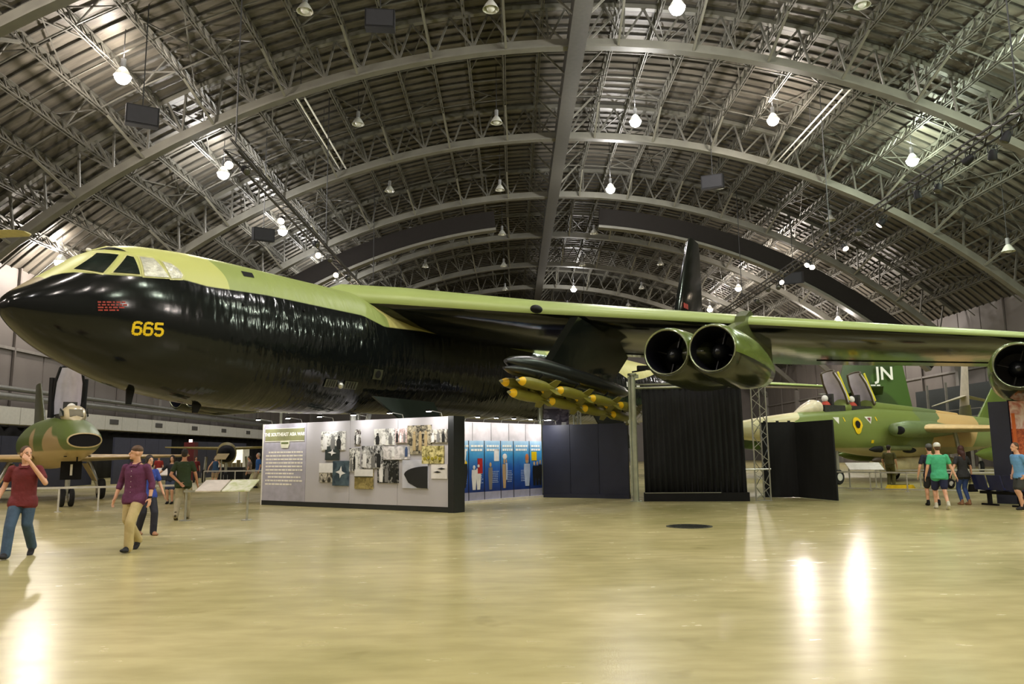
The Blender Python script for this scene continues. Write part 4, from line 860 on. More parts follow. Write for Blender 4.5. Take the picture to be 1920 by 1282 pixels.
# ------------------------------------------------------------------ left wall fittings
dt = thing('air_duct', 'long pale box duct with grilles along the left wall', 'duct', (XL + 1.6, 34, 0))
for k in range(26): MB().box(0, 1.3 + k * 2.6, 4.3, 1.0, 2.54, 1.08).build('duct_section', mat('duct_sheet', srgb(178, 176, 166), .5, .1, .06), dt)
for k in range(1, 26, 3): MB().box(.52, 1.3 + k * 2.6, 4.4, .05, 1.3, .38).build('grille', mat('duct_grille', srgb(66, 64, 60), .5), dt)
for z, r in ((5.5, .24), (6.0, .16)): MB().tube([(.2, 0, z), (.2, 70, z)], r, 10).build('pipe', mat('pipe_grey', srgb(110, 110, 104), .4, .4), dt, 40)
for k, (y0, y1, h, x) in enumerate(((36, 47.5, 2.75, -25.6), (48, 56, 2.85, -24.6), (58, 70, 2.75, -24.0), (71, 84, 2.8, -22.6), (86, 104, 2.8, -22))):
    t = thing('navy_partition', '%s tall navy partition from the left along the left wall' % NTH[k], 'partition', (x, y0, 0), 0, 'navy partitions along the left wall')
    n = 4
    for i in range(n): MB().box(0, (y1 - y0) * (i + .5) / n, h / 2, .12, (y1 - y0) / n - .03, h).build('partition_panel', M_navy if k != 1 else mat('blue_grey_panel', srgb(44, 48, 66), .6), t)
dr = thing('wall_shade_sheet', 'black sheet standing in for the shade along the left wall below the box duct', 'drape', (XL + .75, 34, 0))  # black sheet and rail added in place of the shade under the duct
MB().loft([[(.05 * math.sin(k * 1.7), k * .45, z) for k in range(157)] + [(.05 * math.sin(k * 1.7) + .03, k * .45, z) for k in range(156, -1, -1)] for z in (.02, 1.8, 3.68)]).build('shade_sheet', M_black, dr, 0); MB().tube([(0, 0, 3.7), (0, 70.3, 3.7)], .04, 6).build('shade_sheet_rail', M_cable, dr)
t = thing('red_pump_cabinet', 'tall dark red cabinet with a small lit top by the left wall', 'cabinet', (-22.3, 54, 0), 0)
MB().box(0, 0, 1.3, .7, .7, 2.6).build('cabinet_body', mat('deep_red', srgb(84, 14, 16), .4), t); MB().box(0, -.36, 1.2, .5, .03, .7).build('cabinet_door', mat('dark_red_door', srgb(70, 14, 14), .4), t); MB().box(0, -.1, 2.7, .16, .2, .2).build('signal_lamp', spot_mat('signal_red', (1, .55, .45, 1), 4), t)
sw = thing('lit_showcase', 'bright cream-lit glass showcase on a dark plinth', 'showcase', (-20.0, 56, 0), 0)
MB().box(0, .6, 1.5, 1.7, .1, 1.3).build('lit_back', spot_mat('showcase_glow', (1, .93, .66, 1), 1.3), sw); MB().box(0, 0, .42, 1.8, 1.3, .84).build('plinth', M_black, sw)
for x in (-.85, .85): MB().box(x, 0, 1.5, .06, 1.2, 1.3).build('corner_post', M_white, sw)
MB().box(0, 0, 2.2, 1.8, 1.3, .12).build('canopy', M_black, sw)
for k in range(5): MB().box(-.6 + k * .3, .1, 1.0 + .1 * (k % 2), .22, .22, .3 + .2 * (k % 2)).build('exhibit_piece', mat('exhibit_tan', srgb(120, 108, 66), .6), sw)
# right wall mezzanine
mz = thing('dark_mezzanine', 'dark green-black equipment mezzanine on posts by the right wall', 'platform', (XR - 3.6, 66, 0), 0)
MB().box(0, 0, 3.2, 4, 14, .3).build('deck', M_black, mz); MB().box(.6, 0, 5.2, 3.0, 13.5, 3.4).build('enclosure', mat('dark_teal', srgb(26, 36, 36), .6), mz)
for y in (-6.5, -3, 0, 3, 6.5): MB().box(-1.8, y, 3.6, .16, .16, 7.2).build('post', M_col, mz)
for z in (4.2, 4.8): MB().box(-1.9, 0, z, .06, 13.5, .06).build('guard_rail', M_col, mz)
# ------------------------------------------------------------------ other aircraft
M_tan, M_grn, M_dgrn, M_bel = srgb(190, 162, 112), srgb(92, 112, 50), srgb(56, 76, 34), srgb(176, 166, 132)
def camo(name, a, b, belly, zb, sc=.45, th=.5, third=None, seed=0., rough=.4):
    m = bpy.data.materials.new(name); m.use_nodes = True; nt = m.node_tree; N = nt.nodes; L = nt.links; bs = N['Principled BSDF']; bs.inputs['Roughness'].default_value = rough
    tc = N.new('ShaderNodeTexCoord'); mp = N.new('ShaderNodeMapping'); mp.inputs['Location'].default_value = (seed, 0, 0); L.new(tc.outputs['Object'], mp.inputs[0])
    n = N.new('ShaderNodeTexNoise'); n.inputs['Scale'].default_value = sc; n.inputs['Detail'].default_value = 1; L.new(mp.outputs[0], n.inputs['Vector'])
    r = N.new('ShaderNodeValToRGB'); r.color_ramp.interpolation = 'LINEAR'; e = r.color_ramp.elements; e[0].position = th - .012; e[0].color = a; e[1].position = th + .012; e[1].color = b
    if third: q = e.new(th + .1); q.color = b; q = e.new(th + .124); q.color = third
    L.new(n.outputs['Fac'], r.inputs[0])
    sx = N.new('ShaderNodeSeparateXYZ'); L.new(tc.outputs['Object'], sx.inputs[0]); mr = N.new('ShaderNodeMapRange'); mr.inputs[1].default_value = zb - .03; mr.inputs[2].default_value = zb + .03; L.new(sx.outputs['Z'], mr.inputs[0])
    mx = N.new('ShaderNodeMix'); mx.data_type = 'RGBA'; L.new(mr.outputs[0], mx.inputs[0]); mx.inputs[6].default_value = belly; L.new(r.outputs[0], mx.inputs[7]); L.new(mx.outputs[2], bs.inputs['Base Color']); return m
M_can = mat('canopy_plexi', srgb(206, 200, 212), .15, 0, .08, 3)
M_cock = mat('cockpit_dark', srgb(40, 40, 36), .6, 0, .5, 12)
def canopy(parent, s, z, L, r, ang, m_frame, strip=None):
    """open clamshell canopy hinged at its rear lower edge (s, z), swung up by ang"""
    e = bpy.data.objects.new('canopy', None); COL.objects.link(e); e.parent = parent; e.location = (s, 0, z); e.rotation_euler = (0, ang, 0); e['label'] = 'open raised canopy'
    ring = lambda x, rr: [(x, rr * math.cos(PI * k / 10), rr * .95 * math.sin(PI * k / 10)) for k in range(11)]
    ring2 = lambda x, rr: ring(x, rr)
    mb = MB()
    xs = [(-L, r * .72), (-L * .7, r * .96), (-L * .3, r), (0, r * .9)]
    outer = [ring(x, q) for x, q in xs]; inner = [ring(x, q - .03) for x, q in xs]
    mb.loft([o_ + i_[::-1] for o_, i_ in zip(outer, inner)]); mb.build('glazing', M_can, e, 50)
    for x, q in (xs[0], xs[-1]): MB().tube([Vector(p) for p in ring(x, q)], .045, 6).build('bow_frame', m_frame, e, 50)
    for sg in (-1, 1): MB().tube([(xs[i][0], sg * xs[i][1], 0) for i in range(4)], .05, 6).build('sill_frame', m_frame, e, 50)
    if strip: MB().box(-L * .5, -r * .8, r * .55, L * .9, .05, .1).build('seal_strip', strip, e)
    return e
def pilot(parent, s, z):
    g = MB().ell((s, 0, z), (.15, .15, .17), 12, 8).build('pilot_helmet', M_white, parent, 60); MB().ell((s + .02, 0, z - .42), (.2, .26, .32), 12, 8).build('pilot_torso', mat('survival_vest', srgb(170, 60, 40), .7), parent, 60)
    MB().box(s + .3, 0, z - .15, .14, .42, .75).build('ejection_seat', M_cock, parent)

# two-seat jet on the right
jet = thing('two_seat_jet', 'green and tan camouflaged two-seat jet with both canopies raised', 'aircraft', (10.3, 34, 0), math.atan2(.489, .875))
M_j1 = camo('jet_camo', M_grn, M_grn, M_bel, 1.62, .22, .5, None, 0)
def jet1_mat():
    m = bpy.data.materials.new('two_seat_camo'); m.use_nodes = True; nt = m.node_tree; N = nt.nodes; L = nt.links; b = N['Principled BSDF']; b.inputs['Roughness'].default_value = .36
    tc = N.new('ShaderNodeTexCoord'); sx = N.new('ShaderNodeSeparateXYZ'); L.new(tc.outputs['Object'], sx.inputs[0])
    n = N.new('ShaderNodeTexNoise'); n.inputs['Scale'].default_value = .5; L.new(tc.outputs['Object'], n.inputs['Vector'])
    a = N.new('ShaderNodeMath'); a.operation = 'MULTIPLY_ADD'; a.inputs[1].default_value = 2.6; L.new(n.outputs['Fac'], a.inputs[0]); L.new(sx.outputs['X'], a.inputs[2])
    z = N.new('ShaderNodeMath'); z.operation = 'MULTIPLY_ADD'; z.inputs[1].default_value = -.9; L.new(sx.outputs['Z'], z.inputs[0]); L.new(a.outputs[0], z.inputs[2])
    mr = N.new('ShaderNodeMapRange'); mr.inputs[1].default_value = -3; mr.inputs[2].default_value = 21; L.new(z.outputs[0], mr.inputs[0])
    r = N.new('ShaderNodeValToRGB'); r.color_ramp.interpolation = 'CONSTANT'; L.new(mr.outputs[0], r.inputs[0]); e = r.color_ramp.elements
    e[0].position = 0; e[0].color = srgb(206, 196, 150); e[1].position = .16; e[1].color = srgb(116, 130, 66)
    for p, c in ((.5, srgb(110, 124, 84)), (.575, srgb(206, 172, 118)), (.74, srgb(128, 142, 86)), (.9, M_dgrn)): q = e.new(p); q.color = c
    st = N.new('ShaderNodeMapRange'); st.inputs[1].default_value = 1.66; st.inputs[2].default_value = 1.72; L.new(sx.outputs['Z'], st.inputs[0])
    mx = N.new('ShaderNodeMix'); mx.data_type = 'RGBA'; L.new(st.outputs[0], mx.inputs[0]); mx.inputs[6].default_value = srgb(172, 160, 124); L.new(r.outputs[0], mx.inputs[7]); L.new(mx.outputs[2], b.inputs['Base Color']); return m
M_jet = jet1_mat()
JST = [(-2.0, .04, 2.5, 2.42), (-1.4, .24, 2.72, 2.2), (0, .42, 2.96, 2.06), (2, .56, 3.22, 1.92), (4, .66, 3.42, 1.75), (6, .76, 3.52, 1.5), (8, .86, 3.66, 1.28), (10, .96, 3.6, 1.2), (14, 1.0, 3.45, 1.3), (18, .85, 3.25, 1.7), (20.4, .62, 3.0, 2.0)]
body(JST, frange(-2.0, 20.4, 56), 36, .85).build('fuselage', M_jet, jet, 60)
MB().loft([superring(x, zt, 3.2, w_, 20) for x, zt, w_ in ((2.9, 3.3, .1), (3.6, 3.7, .34), (4.1, 3.93, .4), (4.45, 3.88, .36))]).build('windscreen', mat('windscreen_tan', srgb(214, 204, 176), .2), jet, 60)
for s in (4.5, 6.4):
    MB().box(s + .75, 0, 3.5, 1.45, .78, .35).build('cockpit_well', M_cock, jet)
    pilot(jet, s + .55, 4.0); canopy(jet, s + 1.6, 3.75, 1.65, .48, math.radians(62), mat('canopy_frame_dark', srgb(70, 60, 40), .5), mat('seal_yellow', srgb(216, 204, 60), .4))
MB().loft([superring(x, zt, 3.3, w_, 20) for x, zt, w_ in ((5.95, 3.8, .42), (6.15, 4.0, .44), (6.38, 3.85, .42))]).build('centre_fairing', M_jet, jet, 60)
MB().loft([superring(x, zt, 3.3, w_, 20) for x, zt, w_ in ((7.95, 4.0, .42), (8.9, 3.9, .44), (12, 3.72, .4), (15, 3.5, .3))]).build('dorsal_spine', M_jet, jet, 60)
for sg in (1, -1):
    o = wing([(.8, 8.7, 6.0, 2.6, 2.56, .5), (5.3, 13.3, 2.4, 2.5, 2.46, .16)], sg).build('wing', [mat('wing_tan', srgb(204, 172, 120), .4), mat('wing_belly', srgb(150, 138, 106), .4)], jet, 50)
    MB().loft([[(s, -sg * (yc + w_ * math.cos(2 * PI * k / 16)), zc + h * math.sin(2 * PI * k / 16)) for k in range(16)] for s, yc, w_, zc, h in ((7.8, 1.5, .1, 2.5, .12), (8.0, 1.42, .34, 2.53, .3), (9.1, 1.3, .55, 2.56, .4), (11.3, 1.15, .5, 2.56, .4), (13, 1.0, .3, 2.54, .25))]).build('wing_root_intake', mat('intake_green', srgb(104, 120, 78), .4), jet, 60)
    MB().ell((7.95, -sg * 1.7, 2.48), (.06, .28, .2), 12, 8).build('intake_mouth', M_black, jet, 60)
    tk = MB().loft([[(s, -sg * 3.7 + r * math.cos(2 * PI * k / 18), 1.35 + r * math.sin(2 * PI * k / 18)) for k in range(18)] for s, r in ((10.4, .03), (11, .22), (12, .38), (13.6, .42), (15.6, .36), (17, .1))]).build('wing_tank', M_nac, jet, 60)
    MB().prism([(13, -sg * 3.7, 1.7), (15, -sg * 3.7, 1.7), (15.2, -sg * 3.7, 2.5), (13.2, -sg * 3.7, 2.55)], (0, .1, 0)).build('tank_pylon', mat('wing_belly', srgb(1, 1, 1)), jet)
    wing([(.7, 17.6, 2.6, 2.5, 2.5, .2), (2.7, 19.6, 1.3, 2.45, 2.45, .08)], sg).build('tailplane', [M_nac, MATS['wing_belly']], jet, 50)
    MB().tube([(12.4, -sg * 1.6, 2.5), (12.4, -sg * 1.9, .5)], .1, 10).build('main_strut', M_chrome, jet, 40); wheel(jet, 12.4, -sg * 1.9, .45, .45, .25)
MB().loft([[(s, r * math.cos(2 * PI * k / 18), .86 + r * math.sin(2 * PI * k / 18)) for k in range(18)] for s, r in ((7.6, .03), (8.3, .26), (9.6, .42), (11.5, .44), (14, .4), (15.6, .08))]).build('belly_tank', mat('belly_tank_tan', srgb(196, 184, 148), .4), jet, 60)
MB().tube([(7.5, -.95, 1.62), (7.1, -.95, 1.62), (6.7, -.95, 1.6)], [.16, .14, .03], 12).build('missile_nose', M_black, jet, 50)
MB().tube([(9.5, -1.1, 1.66), (7.5, -1.1, 1.66)], .12, 12).build('missile_body', mat('missile_olive', srgb(90, 96, 60), .4), jet, 50)
MB().tube([(8.0, -1.0, 1.12), (7.0, -1.0, 1.12), (6.75, -1.0, 1.1)], [.13, .12, .03], 12).build('missile_nose', mat('missile_brown', srgb(60, 44, 32), .4), jet, 50)
MB().ell((9.6, -1.0, 1.55), (.55, .05, .14), 14, 8).build('belly_vent', M_black, jet, 60)
MB().tube([(5.6, 0, 1.6), (5.6, 0, .4)], .09, 10).build('nose_strut', M_chrome, jet, 40); wheel(jet, 5.6, 0, .35, .35, .2)
wing([(3.0, 17.0, 4.2, 0, 0, .4), (6.1, 20.0, 2.0, 0, 0, .15)], 1, True).build('tail_fin', [M_nac, M_nac], jet, 50)
def jside(s, z, off=.02):
    S, W, T, B = zip(*JST); t, b, wd = hermite(S, T, s), hermite(S, B, s), hermite(S, W, s); c = (t + b) / 2; q = min(abs(z - c) / ((t - b) / 2), .999) ** (1 / .85); return (s, -(wd * math.cos(math.asin(q)) ** .85 + off), z)
def jpatch(name, pts, m, off=.02): return MB().add([jside(s - .62, z, off) for s, z in pts], [tuple(range(len(pts)))]).build(name, m, jet)
em = [(6.85 + .33 * math.cos(a * PI / 8) * (1 if math.sin(a * PI / 8) > -.2 else .75), 2.72 + .4 * math.sin(a * PI / 8)) for a in range(16)]
jpatch('emblem_shield', em, M_yellow, .03); jpatch('emblem_bird', [(6.85 + .17 * math.cos(a * PI / 6), 2.78 + .18 * math.sin(a * PI / 6)) for a in range(11)], M_black, .05)
jpatch('warning_triangle', [(7.45, 3.15), (7.95, 3.15), (7.75, 2.8)], M_white); jpatch('warning_triangle_mark', [(7.6, 3.1), (7.82, 3.1), (7.74, 2.93)], mat('maroon_mark', srgb(140, 60, 70), .5), .04)
jpatch('warning_triangle', [(5.35, 3.1), (5.75, 3.1), (5.62, 2.78)], M_white); jpatch('stencil_mark', [(8.15, 3.15), (8.22, 3.15), (8.26, 2.95), (8.19, 2.95)], M_yellow); jpatch('stencil_mark', [(6.0, 3.1), (6.06, 3.1), (6.1, 2.9), (6.04, 2.9)], M_yellow); jpatch('stencil_square', [(7.75, 2.05), (7.92, 2.05), (7.92, 1.9), (7.75, 1.9)], M_yellow)

# tall green tail marked JN, with the rest of that jet behind
jn = thing('jet_with_lettered_tail', 'dark green jet behind the two-seat jet with white JN on its tall tail', 'aircraft', (16.4, 48.4, 0), math.atan2(.06, 1))
M_jn = camo('jn_camo', M_dgrn, srgb(70, 100, 40), srgb(150, 140, 110), 1.4, .3, .55, None, 3)
body([(-4.5, .05, 2.6, 2.5), (-3, .6, 3.2, 1.9), (0, .95, 3.7, 1.5), (5, 1.0, 3.8, 1.4), (8.5, .7, 3.4, 1.9)], frange(-4.5, 8.5, 26), 28).build('fuselage', M_jn, jn, 60)
wing([(3.2, 3.4, 5.6, 0, 0, .4), (8.9, 5.1, 3.0, 0, 0, .2)], 1, True).build('tail_fin', [M_jn, M_jn], jn, 50)
for sg in (1, -1):
    wing([(.8, -3.2, 3.2, 2.5, 2.5, .3), (4.6, -1.6, 1.4, 2.7, 2.7, .1)], sg).build('wing', [M_jn, M_jn], jn, 50)
    wing([(.3, 4.4, 2.4, 5.0, 5.0, .2), (3.0, 4.2, 1.2, 5.3, 5.3, .08)], sg).build('tailplane', [M_jn, M_jn], jn, 50)
    MB().tube([(1, -sg * 1.2, 1.6), (1, -sg * 1.4, .3)], .09, 8).build('main_strut', M_chrome, jn); wheel(jn, 1, -sg * 1.4, .4, .4, .22)
MB().tube([(3.4, -1.05, 4.1), (3.5, -1.05, 4.1), (6.0, -1.05, 4.1)], [.5, .55, .3], 16).build('engine_nacelle', mat('dark_teal', srgb(1, 1, 1)), jn, 50)
wheel(jn, -2.5, 0, .35, .35, .2); MB().tube([(-2.5, 0, 2.0), (-2.5, 0, .3)], .08, 8).build('nose_strut', M_chrome, jn)
o = slab_text('JN', 1.15, M_ink, jn, 7.0, -.36, 6.3, 'tail_code', .02); o['label'] = 'white tail code JN'
o = slab_text('75', .7, M_ink, jn, 6.35, -.4, 5.35, 'tail_number', .01); o['label'] = 'white tail number 75'
# pale grey tail further right
pt = thing('pale_tailed_jet', 'jet with pale grey swept tail on a green fuselage at the right', 'aircraft', (29.4, 50.9, 0), -1.9)
M_pale = mat('pale_tail_paint', srgb(200, 192, 172), .45); M_olv2 = mat('olive_drab_paint', srgb(96, 98, 40), .45)
body([(-8, .05, 2.6, 2.5), (-6, .6, 3.2, 1.8), (0, .9, 3.7, 1.5), (3.2, .6, 3.5, 2.2)], frange(-8, 3.2, 24), 24).build('fuselage', M_olv2, pt, 60)
wing([(3.2, -.6, 3.6, 0, 0, .6), (4.3, .2, 2.6, 0, 0, .4)], 1, True).build('fin_root', [M_olv2, M_olv2], pt, 50)
wing([(4.2, .1, 2.4, 0, 0, .38), (7.2, 1.7, 1.5, 0, 0, .2)], 1, True).build('tail_fin', [M_pale, M_pale], pt, 50)
for sg in (1, -1):
    wing([(.1, .6, 1.7, 4.9, 4.9, .18), (2.0, 1.8, .7, 4.3, 4.3, .06)], sg).build('tailplane', [M_pale, M_pale], pt, 50)
    wing([(.7, -4, 3.4, 2.0, 2.0, .3), (4.6, -1.4, 1.4, 1.9, 1.9, .1)], sg).build('wing', [M_olv2, M_olv2], pt, 50)
    MB().tube([(-2, -sg * 1.2, 2), (-2, -sg * 1.3, .3)], .09, 8).build('main_strut', M_chrome, pt); wheel(pt, -2, -sg * 1.3, .4, .4, .22)
wheel(pt, -5.5, 0, .35, .35, .2); MB().tube([(-5.5, 0, 2.2), (-5.5, 0, .3)], .08, 8).build('nose_strut', M_chrome, pt)

# open-nosed jet on the left
f1 = thing('open_nosed_jet', 'green and tan camouflaged jet with oval nose intake and raised canopy', 'aircraft', (-13.2, 24.0, 0), math.atan2(.797, -.605))
M_f1 = camo('open_nosed_camo', srgb(88, 106, 46), srgb(166, 142, 100), srgb(196, 172, 124), 1.85, .35, .66, None, 4)
FST = [(0, .47, 2.36, 1.92), (.5, .56, 2.55, 1.78), (1.3, .64, 2.74, 1.62), (2.5, .72, 2.95, 1.5), (4.5, .84, 3.08, 1.34), (8, .95, 3.1, 1.2), (12, .8, 2.9, 1.4), (14.3, .6, 2.6, 1.7)]
body(FST, frange(0, 14.3, 40), 36, .92).build('fuselage', M_f1, f1, 60)
MB().loft([superring(x, 2.14 + h, 2.14 - h, w_, 32) for x, h, w_ in ((.02, .24, .49), (-.04, .23, .48), (-.05, .2, .45), (.0, .19, .44), (.5, .2, .44))], cap=False).build('intake_lip', mat('intake_lip_tan', srgb(196, 180, 134), .3), f1, 60)
MB().add(superring(.03, 2.335, 1.945, .445, 32), [tuple(range(32))]).build('intake_opening', mat('intake_void', srgb(6, 6, 10), .9), f1)
for v in (.0,): MB().add(superring(-.02, 2.335, 1.945, .445, 32), [tuple(range(32))]).build('intake_blank', MATS['intake_void'], f1)
ws = MB().loft([superring(x, zt, 2.75, w_, 20) for x, zt, w_ in ((1.75, 2.86, .1), (2.2, 3.2, .33), (2.55, 3.36, .38), (2.75, 3.34, .38))]).build('windscreen', mat('windscreen_glass_tan', srgb(196, 184, 150), .2), f1, 60)
for sg in (-1, 1): MB().prism([(2.1, sg * .36, 2.98), (2.6, sg * .41, 2.98), (2.6, sg * .39, 3.26), (2.3, sg * .34, 3.15)], (0, sg * .02, 0)).build('quarter_pane', M_winD, ws)
MB().prism([(1.92, -.2, 2.95), (1.92, .2, 2.95), (2.18, .2, 3.19), (2.18, -.2, 3.19)], (-.02, 0, .02)).build('front_pane', mat('pane_grey', srgb(120, 116, 100), .1), ws)
MB().box(3.4, 0, 2.92, 1.3, .72, .35).build('cockpit_well', M_cock, f1); pilot(f1, 3.2, 3.3)
cn = canopy(f1, 4.3, 3.05, 1.75, .46, math.radians(74), M_black)
for sg in (-1, 1): MB().tube([(4.2, sg * .5, 3.0), (4.15, sg * .52, 4.4)], .09, 8).build('canopy_arm', M_black, f1, 40)
for sg in (1, -1):
    wing([(.8, 5.6, 4.6, 1.6, 1.58, .3), (5.9, 10.6, 1.9, 1.66, 1.66, .1)], sg).build('wing', [mat('f_wing_tan', srgb(186, 158, 110), .4), mat('f_wing_belly', srgb(150, 134, 100), .4)], f1, 50)
    wing([(.6, 11.6, 2.4, 1.6, 1.6, .2), (2.8, 13.6, 1.2, 1.6, 1.6, .06)], sg).build('tailplane', [M_nac, MATS['f_wing_belly']], f1, 50)
    MB().loft([[(s, -sg * 3.4 + r * math.cos(2 * PI * k / 16), 1.05 + r * math.sin(2 * PI * k / 16)) for k in range(16)] for s, r in ((6.2, .03), (7, .24), (8.5, .34), (10.5, .3), (12, .06))]).build('wing_tank', mat('f_tank_olive', srgb(84, 84, 46), .4), f1, 60)
    MB().prism([(8.2, -sg * 3.4, 1.3), (10, -sg * 3.4, 1.3), (10.2, -sg * 3.4, 1.6), (8.5, -sg * 3.4, 1.6)], (0, .08, 0)).build('tank_pylon', M_f1, f1)
    MB().tube([(7.6, -sg * 1.3, 1.5), (7.6, -sg * 1.75, .4)], .09, 10).build('main_strut', M_chrome, f1, 40); wheel(f1, 7.6, -sg * 1.8, .4, .4, .24)
    MB().prism([(7.0, -sg * 1.2, 1.4), (8.3, -sg * 1.2, 1.4), (8.2, -sg * 1.6, .7), (7.2, -sg * 1.6, .7)], (0, .03, 0)).build('gear_door', M_f1, f1)
wing([(2.6, 9.6, 4.4, 0, 0, .3), (4.9, 12.7, 1.8, 0, 0, .12)], 1, True).build('tail_fin', [mat('f_tail_olive', srgb(64, 66, 38), .45), MATS['f_tail_olive']] if False else [mat('f_tail_olive', srgb(64, 66, 38), .45)] * 2, f1, 50)
MB().tube([(2.9, 0, 1.6), (2.9, 0, .35)], .08, 10).build('nose_strut', M_chrome, f1, 40)
for dy in (-.14, .14): wheel(f1, 2.9, dy, .3, .3, .14)
nd = MB().box(2.3, 0, 1.2, .03, .62, .6).build('nose_door', M_black, f1); o = link('numeral', textmesh('numeral', '1', .5, M_ink, .004, .01), nd); o.location = (2.27, 0, 1.2); o.rotation_euler = (PI / 2, 0, -PI / 2); o['label'] = 'white numeral 1'
MB().tube([(1.2, .0, 1.65), (1.2, 0, 1.45)], .025, 6).build('blade_probe', M_black, f1)
for s, y in ((.9, -.3), (1.1, .35)): MB().ell((s, y, 1.66), (.12, .05, .02)).build('gun_port', M_black, f1)
MB().tube([(-1.9, .62, 1.55), (5, .62, 1.6)], .03, 6).build('pitot_boom', M_chrome, f1) if False else None

# dark-nosed jet silhouetted before the showcase
dn = thing('black_nosed_jet', 'jet with a large black round nose before the lit showcase', 'aircraft', (-16.35, 44.5, 0), 1.92)
body([(0, .05, 1.85, 1.75), (.3, .3, 2.1, 1.48), (1.0, .46, 2.24, 1.3), (2, .5, 2.28, 1.26)], [2 * (i / 12) ** 2 for i in range(13)], 28, .95).build('radome', mat('radome_black', srgb(8, 8, 9), .9, spec=.2), dn, 60)
body([(2, .5, 2.28, 1.26), (5, .6, 2.5, 1.1), (9, .4, 2.4, 1.5)], frange(2, 9, 12), 24).build('fuselage', mat('yellow_olive', srgb(120, 108, 48), .5), dn, 60)
for sg in (1, -1):
    wing([(.5, 4, 2.4, 2.1, 2.1, .2), (3.6, 5.4, 1.2, 2.2, 2.2, .08)], sg).build('wing', [MATS['yellow_olive']] * 2, dn, 50); MB().tube([(5.5, -sg * 1.2, 1.6), (5.5, -sg * 1.3, .3)], .09, 8).build('main_strut', M_chrome, dn); wheel(dn, 5.5, -sg * 1.3, .4, .4, .2)
MB().tube([(2.5, 0, 1.6), (2.5, 0, .3)], .08, 8).build('nose_strut', M_chrome, dn); wheel(dn, 2.5, 0, .35, .35, .2)
# wing tip of a suspended aircraft at the left edge
hw = thing('suspended_glider', 'cream wing tip of a suspended aircraft at the left edge', 'aircraft', (-24.5, 30, 10.45), 0)
wing([(0, -.7, 1.6, 0, 0, .2), (5.05, -.3, .9, .05, .05, .12), (5.25, -.1, .5, .06, .06, .05)], -1).build('wing', [mat('cream_fabric', srgb(222, 214, 160), .5)] * 2, hw, 50).rotation_euler = (0, 0, -PI / 2)
wing([(0, -.7, 1.6, 0, 0, .2), (4, -.3, .9, .05, .05, .12)], 1).build('wing', [MATS['cream_fabric']] * 2, hw, 50).rotation_euler = (0, 0, -PI / 2)
b_ = body([(-1.2, .05, .1, 0), (0, .35, .3, -.5), (2, .3, .2, -.4), (5, .1, .1, -.1)], frange(-1.2, 5, 16), 16).build('fuselage', MATS['cream_fabric'], hw, 60); b_.rotation_euler = (0, 0, PI / 2)
for x in (-2.0, 2.0): MB().tube([(x, 0, .1), (x, 0, ZC + math.sqrt(RD ** 2 - (-24.5 + x - XC) ** 2) - 10.45)], .02, 5).build('hanger_cable', M_cable, hw)

# ------------------------------------------------------------------ right-hand board, bench, ground gear
bd = thing('exhibit_board', 'tall black-edged board with a photograph of a red brick building at the right edge', 'display board', (14.0, 22.85, 0), 0)
panel_between(bd, (0, 0), (.36, -.36), 2.95, .06, M_navy, 'side_leaf')
d_ = math.atan2(.1, 1); pf = bpy.data.objects.new('photo_leaf', None); COL.objects.link(pf); pf.parent = bd; pf.location = (.38, -.37, 0)
MB().box(1.6, .04, 1.5, 3.2, .06, 2.96).build('leaf_backing', M_navy, pf)
MB().box(1.6, 0, 1.5, 3.18, .02, 2.9).build('brick_print', photo_mat('brick_photo', srgb(150, 62, 34), srgb(206, 110, 66), 14, .5, 1), pf); MB().box(1.6, -.012, 2.55, 3.18, .01, .8).build('sky_print', photo_mat('hazy_roof_photo', srgb(196, 120, 120), srgb(240, 220, 226), 3, .5, 7), pf)
MB().box(.75, -.014, 1.85, .6, .012, .7).build('window_print', mat('print_dark_window', srgb(50, 54, 66), .4), pf); MB().box(.75, -.024, 1.85, .04, .012, .7).build('mullion_print', mat('print_mullion', srgb(150, 150, 160), .4), pf)
MB().box(.08, -.016, 1.5, .1, .012, 2.2).build('downpipe_print', mat('print_orange', srgb(214, 106, 50), .4), pf); MB().prism([(.5 + .5 * math.cos(k * PI / 8), -.02, .7 + .5 * math.sin(k * PI / 8)) for k in range(9)] + [(0, -.02, .1), (1, -.02, .1)], (0, -.01, 0)).build('arch_print', mat('print_dark_red', srgb(110, 36, 26), .4), pf)
bn2 = thing('seat_bench', 'row of dark blue moulded seats on a black beam by the exhibit board', 'bench', (13.85, 21.2, 0), 1.79)
MB().bar((0, 0, .36), (1.6, 0, .36), .08).build('beam', M_black, bn2)
for x in (.25, 1.3): MB().bar((x, 0, .02), (x, 0, .36), .09).build('leg', M_black, bn2); MB().bar((x - .28, -.0, .025), (x + .28, .0, .025), .07, .05).build('foot', M_black, bn2)
for k in range(3):
    x = .24 + k * .54
    e = bpy.data.objects.new('seat', None); COL.objects.link(e); e.parent = bn2; e.location = (x, 0, .4)
    MB().loft([[(dx, yy, zz + .03 * abs(dx) * 4) for dx in (-.23, -.12, 0, .12, .23)] + [(dx, yy, zz - .025 + .03 * abs(dx) * 4) for dx in (.23, .12, 0, -.12, -.23)] for yy, zz in ((-.25, .06), (-.2, .03), (0, .02), (.2, .05))]).build('seat_pan', mat('seat_blue', srgb(26, 32, 74), .35), e, 50)
    MB().loft([[(dx, .2 + .03 * (1 - abs(dx) * 4) + (zz - .05) * .25, zz) for dx in (-.23, -.12, 0, .12, .23)] + [(dx, .235 + .03 * (1 - abs(dx) * 4) + (zz - .05) * .25, zz) for dx in (.23, .12, 0, -.12, -.23)] for zz in (.05, .2, .36, .46)]).build('seat_back', MATS['seat_blue'], e, 50)
ch = thing('wheel_chock', 'yellow painted wheel chock under the flight-suit figure', 'chock', (16.1, 32.75, 0), .1)
